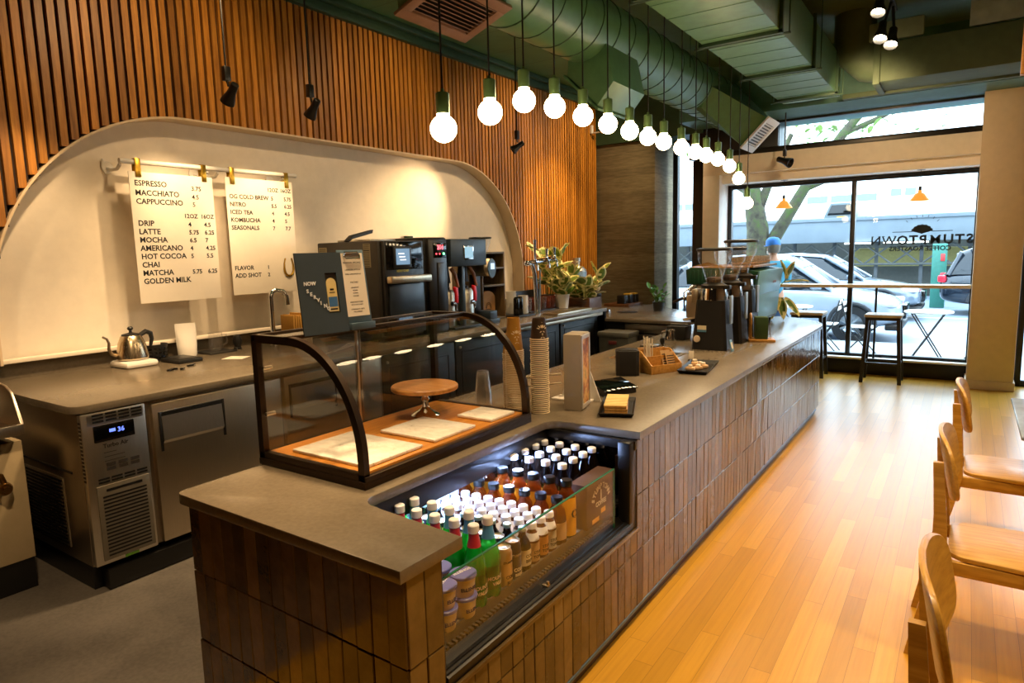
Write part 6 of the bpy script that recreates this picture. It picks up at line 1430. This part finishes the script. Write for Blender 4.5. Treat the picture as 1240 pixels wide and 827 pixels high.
TYRE = M_('tyre', '#16171a', .8); RIM = M_('alloy_rim', '#9aa0a6', .3, .8); CARGL = M_('car_glass', '#141c24', .06, 0, 0)
def car(name, label, loc, rz, paint, L=4.55, Wd=1.84, Ht=1.62, tail=False, z0=-.12):
    t = thing(name, label, 'car', (loc[0], loc[1], z0), rz)
    h = Wd/2
    # local x forward. stations: x, z bottom, z shoulder, half width
    S = [(-L/2, .45, .92, h*.80), (-L/2+.10, .32, 1.00, h*.93), (-L*.33, .24, 1.02, h), (-L*.1, .22, 1.00, h), (L*.13, .22, .98, h), (L*.24, .24, .95, h*.99), (L*.36, .26, .88, h*.96), (L*.46, .30, .78, h*.86), (L/2, .40, .66, h*.68)]
    R_ = []
    for x, zb, zs, w in S:
        R_.append([(x, -w*.92, zb), (x, -w, zb+.12), (x, -w, zb+(zs-zb)*.55), (x, -w*.95, zs-.05), (x, -w*.82, zs), (x, 0, zs+.03), (x, w*.82, zs), (x, w*.95, zs-.05), (x, w, zb+(zs-zb)*.55), (x, w, zb+.12), (x, w*.92, zb), (x, 0, zb-.02)])
    b = MB(); b.loft(R_); o = b.build('car_body', paint, t, sharp=60); md = o.modifiers.new('smooth', 'SUBSURF'); md.levels = 2; md.render_levels = 2
    C_ = [(-L/2+.12, .98, .99, .80, .80), (-L*.42, 1.0, Ht-.22, .84, .68), (-L*.32, 1.0, Ht-.05, .86, .64), (-L*.1, .98, Ht, .88, .66), (L*.04, .97, Ht-.06, .88, .64), (L*.13, .96, Ht-.25, .86, .66), (L*.235, .94, .97, .80, .76)]
    R_ = []
    for x, zb, zt, w0, w1 in C_:
        a, c = h*w0, h*w1; zt = max(zt, zb+.02)
        R_.append([(x, -a, zb), (x, -c-.02*h, zb+(zt-zb)*.85), (x, -c*.9, zt), (x, 0, zt+.015), (x, c*.9, zt), (x, c+.02*h, zb+(zt-zb)*.85), (x, a, zb), (x, 0, zb)])
    b = MB(); b.loft(R_); b.build('glasshouse', CARGL, t, sharp=50)
    b = MB()     # roof skin and pillars
    rp_ = [(-L*.43, Ht-.25), (-L*.32, Ht-.04), (-L*.1, Ht+.012), (L*.04, Ht-.045), (L*.125, Ht-.23)]
    b.loft([[(x, -h*.63, z-.03), (x, -h*.60, z+.012), (x, 0, z+.028), (x, h*.60, z+.012), (x, h*.63, z-.03), (x, 0, z-.02)] for x, z in rp_]); 
    for s in (-1, 1):
        for p0, p1, r in (((L*.245, s*h*.80, .95), (L*.06, s*h*.655, Ht-.07), .04), ((-.12*L, s*h*.885, .99), (-.11*L, s*h*.67, Ht-.03), .035), ((-.30*L, s*h*.87, 1.0), (-.36*L, s*h*.68, Ht-.12), .07), ((-.46*L, s*h*.82, .98), (-.41*L, s*h*.68, Ht-.2), .05)): b.tube([p0, p1], r, 8)
    b.build('roof', paint, t, sharp=60)
    for sx in (-.29, .325):
        for s in (-1, 1):
            w = MB(); c = (sx*L, s*(h-.10), .34); Mx = T(*c) @ RX(PI/2)
            w.lathe([(.20, -.11), (.33, -.11), (.345, -.06), (.345, .06), (.33, .11), (.20, .11)], M=Mx, seg=28); wo = w.build('wheel', TYRE, t)
            w = MB(); w.lathe([(.0, -.09), (.05, -.09), (.05, .09), (0, .09)], M=Mx, seg=16)
            w.lathe([(.205, -.10), (.225, -.105), (.225, .105), (.205, .10)], M=Mx, seg=28)
            for q in range(7): w.box(.03, .21, -.022, .022, -.095, .095, .004, M=Mx @ RZ(2*PI*q/7))
            w.build('rim', RIM, wo)
            a = MB(); a.tube([(c[0]+.385*math.cos(math.radians(g)), s*(h-.015), .34+.385*math.sin(math.radians(g))) for g in range(0, 181, 15)], .035, 8); a.build('wheel_arch', M_('arch_trim', '#23262b', .6) if 'arch_trim' not in bpy.data.materials else bpy.data.materials['arch_trim'], t)
    for s in (-1, 1):
        b = MB(); b.box(L*.40, L*.485, s*h*.68-.16, s*h*.68+.16, .66, .76, .03); b.build('headlight', M_('lamp_glass', '#c9d2da', .1) if 'lamp_glass' not in bpy.data.materials else bpy.data.materials['lamp_glass'], t)
        b = MB(); b.box(-L*.505, -L*.47, s*h*.80-.12, s*h*.80+.12, .82, .98, .03); b.build('tail_light', M_('tail_red', '#c01a2c', .2, emit='#ff2030', es=.7) if 'tail_red' not in bpy.data.materials else bpy.data.materials['tail_red'], t)
        b = MB(); b.box(L*.17, L*.215, s*h*.98-.05, s*h*.98+.13*s+.05, .98, 1.08, .03); b.build('wing_mirror', paint, t)
        b = MB(); b.box(-L*.05, -L*.005, s*h-.012, s*h+.012, .86, .89, .005); b.box(-L*.26, -L*.215, s*h-.012, s*h+.012, .86, .89, .005); b.build('door_handle', CHROME, t)
    b = MB(); b.box(L*.475, L*.508, -h*.42, h*.42, .42, .68, .03); b.build('grille', BLACKG, t)
    b = MB(); b.box(L*.44, L*.50, -h*.85, h*.85, .24, .34, .03); b.build('bumper', BLACKP, t)
    return t
car('white_suv', 'white parked car at the kerb outside, partly behind the middle mullion', (-3.17, 14.35), 0, M_('white_paint', '#929dab', .15, 0, 0, coat=.6), 4.55, 1.84, 1.60)
car('silver_sedan', 'silver grey saloon car passing behind the white car', (-3.15, 18.4), 0, M_('grey_silver_paint', '#6f7a86', .15, .3, 0, coat=.6), 4.7, 1.82, 1.56)
car('black_suv', 'black car with red tail lamp at the right edge of the window', (1.80, 20.2), 0, M_('black_paint', '#1c2530', .12, .2, 0, coat=.6), 4.7, 1.9, 1.72)
car('silver_car', 'silver car seen through the narrow window beside the concrete pier', (-9.2, 14.4), 0, M_('silver_paint', '#b7bdc2', .2, .4, 0), 4.5, 1.8, 1.5)
car('grey_car', 'grey car seen through the glazed door right of the column', (3.9, 14.4), 0, M_('grey_paint', '#59646e', .2, .3, 0), 4.5, 1.8, 1.5)
tl = thing('signal_cabinet', 'teal green street cabinet with a red sign beside the black car', 'street cabinet', (-.75, 21.5, -.12))
b = MB(); b.box(-.80, -.46, 21.5, 22.0, -.12, 1.62, .02); b.build('cabinet', M_('street_green', '#2f7264', .5), tl, world=True)
b = MB(); b.box(-.60, -.50, 21.48, 21.5, 1.15, 1.35, .01); b.build('red_sign', M_('red_sign', '#c23a3a', .5), tl, world=True)
# pavement tables and folding chairs
ZP = -.02
def bistro_table(x, y, label):
    t = thing('bistro_table', label, 'table', (x, y, ZP), group='pavement tables')
    b = MB(); b.lathe([(0, .72), (.29, .72), (.30, .725), (.30, .74), (.29, .745), (0, .745)], seg=36); b.build('tabletop', WHITEP, t)
    for s in (-1, 1):
        b = MB()
        for q in (-1, 1): b.tube([(-.22*q, s*.16, 0), (.20*q, s*.16, .72)], .010, 8)
        b.build('crossed_legs', BLACK, t)
    b = MB(); b.tube([(-.20, -.16, .03), (-.20, .16, .03)], .008); b.tube([(.20, -.16, .03), (.20, .16, .03)], .008); b.tube([(-.18, -.16, .70), (-.18, .16, .70)], .008); b.tube([(.18, -.16, .70), (.18, .16, .70)], .008); b.build('braces', BLACK, t)
bistro_table(-.41, 11.0, 'round white folding table on the pavement, right of the nearer stool')
bistro_table(-2.28, 11.35, 'round white folding table on the pavement behind the counter end')
def bistro_chair(x, y, rz, label):
    t = thing('bistro_chair', label, 'chair', (x, y, ZP), rz, 'folding chairs outside')
    b = MB(); b.box(-.19, .19, -.18, .18, .44, .455, .006); b.build('seat', WHITEP, t)
    for s in (-1, 1):
        b = MB(); b.tube([(-.24, s*.19, .84), (-.16, s*.19, .46), (.22, s*.19, 0)], .010, 8); b.tube([(.16, s*.175, .45), (-.22, s*.175, 0)], .010, 8); b.build('side_frame', BLACK, t)
    b = MB()
    for z, x_ in ((.80, -.232), (.70, -.212)): b.box(x_-.006, x_+.006, -.19, .19, z-.03, z+.03, .003)
    b.build('backrest', WHITEP, t)
bistro_chair(-1.30, 11.35, 0, 'folding chair on the pavement between the two bar stools')
bistro_chair(-1.85, 11.6, PI, 'folding chair on the pavement left of the middle mullion')
bistro_chair(.22, 11.15, PI, 'folding chair on the pavement by the cream column')

# ------------------------------------------------------------------ person outside
pe = thing('person', 'person in blue cap and teal jacket standing on the pavement behind the espresso machine', 'person', (-2.42, 10.6, ZP), math.radians(42))
SKIN = M_('skin', '#c08a6c', .55, var=.03)
def skinmesh(name, verts, edges, mat, parent, root=0, sub=2):
    me = bpy.data.meshes.new(name); me.from_pydata([v[:3] for v in verts], edges, [])
    o = bpy.data.objects.new(name, me); COL.objects.link(o); o.parent = parent; me.materials.append(mat)
    o.modifiers.new('skin', 'SKIN'); md = o.modifiers.new('smooth', 'SUBSURF'); md.levels = sub; md.render_levels = sub
    if not me.skin_vertices: me.skin_vertices.new()
    for i, v in enumerate(verts):
        d = me.skin_vertices[0].data[i]; d.radius = (v[3], v[4] if len(v) > 4 else v[3]); d.use_root = (i == root)
    bpy.context.view_layer.update()
    ev = o.evaluated_get(bpy.context.evaluated_depsgraph_get()); m2 = bpy.data.meshes.new_from_object(ev)
    m2.polygons.foreach_set('use_smooth', [True]*len(m2.polygons))
    o.modifiers.clear(); o.data = m2; m2.name = name
    if not m2.materials: m2.materials.append(mat)
    return o
# faces local +y; x to its right
V = [(0, 0, .95, .14, .11), (0, .0, 1.18, .13, .10), (0, .01, 1.38, .15, .10), (0, .0, 1.50, .06, .06), (0, .03, 1.585, .058, .062), (0, .035, 1.66, .078, .095), (0, .03, 1.73, .070, .085)]
Eg = [(0, 1), (1, 2), (2, 3), (3, 4), (4, 5), (5, 6)]
for s in (-1, 1):
    i = len(V); V += [(s*.17, 0, 1.42, .055), (s*.22, .0, 1.16, .045), (s*.17, .20, 1.06, .036), (s*.13, .28, 1.08, .028), (s*.12, .33, 1.09, .034, .018)]
    Eg += [(2, i), (i, i+1), (i+1, i+2), (i+2, i+3), (i+3, i+4)]
    hnd = i+4
    for q in range(4):
        j = len(V); ox = (q-1.5)*.017; V += [(s*.12+ox, .375, 1.085, .009), (s*.12+ox, .40+(.006 if q in (1, 2) else 0), 1.065, .008), (s*.12+ox, .405, 1.045, .007)]; Eg += [(hnd, j), (j, j+1), (j+1, j+2)]
    j = len(V); V += [(s*.085, .32, 1.10, .011), (s*.07, .345, 1.095, .009)]; Eg += [(hnd-1, j), (j, j+1)]
    i = len(V); V += [(s*.095, 0, .88, .095), (s*.10, .02, .50, .065), (s*.10, -.01, .10, .045), (s*.11, .02, .045, .04), (s*.115, .15, .03, .035, .03)]
    Eg += [(0, i), (i, i+1), (i+1, i+2), (i+2, i+3), (i+3, i+4)]
body = skinmesh('body', V, Eg, SKIN, pe)
b = MB(); b.ball((0, .145, 1.645), .016, sub=2, sc=(1, 1.2, 1.4))
for s in (-1, 1): b.ball((s*.083, .03, 1.65), .022, sub=2, sc=(.5, .8, 1.3)); 
b.build('facial_features', SKIN, pe)
b = MB()
for s in (-1, 1): b.ball((s*.032, .118, 1.675), .010, sub=2)
b.build('eyes', INK, pe)
b = MB(); b.box(-.045, .045, .11, .145, 1.575, 1.64, .018); b.build('face_mask', WHITEP, pe)
V = [(0, 0, .90, .175, .14), (0, 0, 1.18, .165, .13), (0, .0, 1.38, .205, .15), (0, 0, 1.48, .09, .08)]; Eg = [(0, 1), (1, 2), (2, 3)]
for s in (-1, 1):
    i = len(V); V += [(s*.20, 0, 1.41, .09), (s*.23, .0, 1.16, .066), (s*.18, .18, 1.065, .055), (s*.15, .24, 1.07, .05)]; Eg += [(2, i), (i, i+1), (i+1, i+2), (i+2, i+3)]
skinmesh('jacket', V, Eg, M_('teal_jacket', '#2f7f97', .7), pe)
V = [(0, 0, .93, .165, .13)]; Eg = []
for s in (-1, 1):
    i = len(V); V += [(s*.10, 0, .82, .115), (s*.105, .02, .48, .09), (s*.105, -.01, .09, .075)]; Eg += [(0, i), (i, i+1), (i+1, i+2)]
skinmesh('trousers', V, Eg, M_('blue_trousers', '#3f5f86', .8), pe)
b = MB(); b.lathe([(.105, 1.70), (.108, 1.73), (.10, 1.79), (.07, 1.825), (.02, 1.838), (0, 1.838)], c=(0, .03, 0), seg=28); b.prism([(-.09, .10), (-.075, .17), (-.03, .205), (.03, .205), (.075, .17), (.09, .10)], 'z', 1.70, 1.708, .002); b.build('cap', M_('blue_cap', '#2e6fb8', .7), pe)
b = MB(); b.lathe([(.085, 1.60), (.098, 1.64), (.104, 1.70), (.10, 1.74)], c=(0, .025, 0), seg=20, a0=PI*1.05, a1=PI*1.95); b.build('hair', M_('grey_hair', '#6a6259', .8), pe)
for s in (-1, 1):
    b = MB(); b.box(s*.112-.05, s*.112+.05, -.09, .20, 0, .075, .03); b.build('shoe', BLACKP, pe)
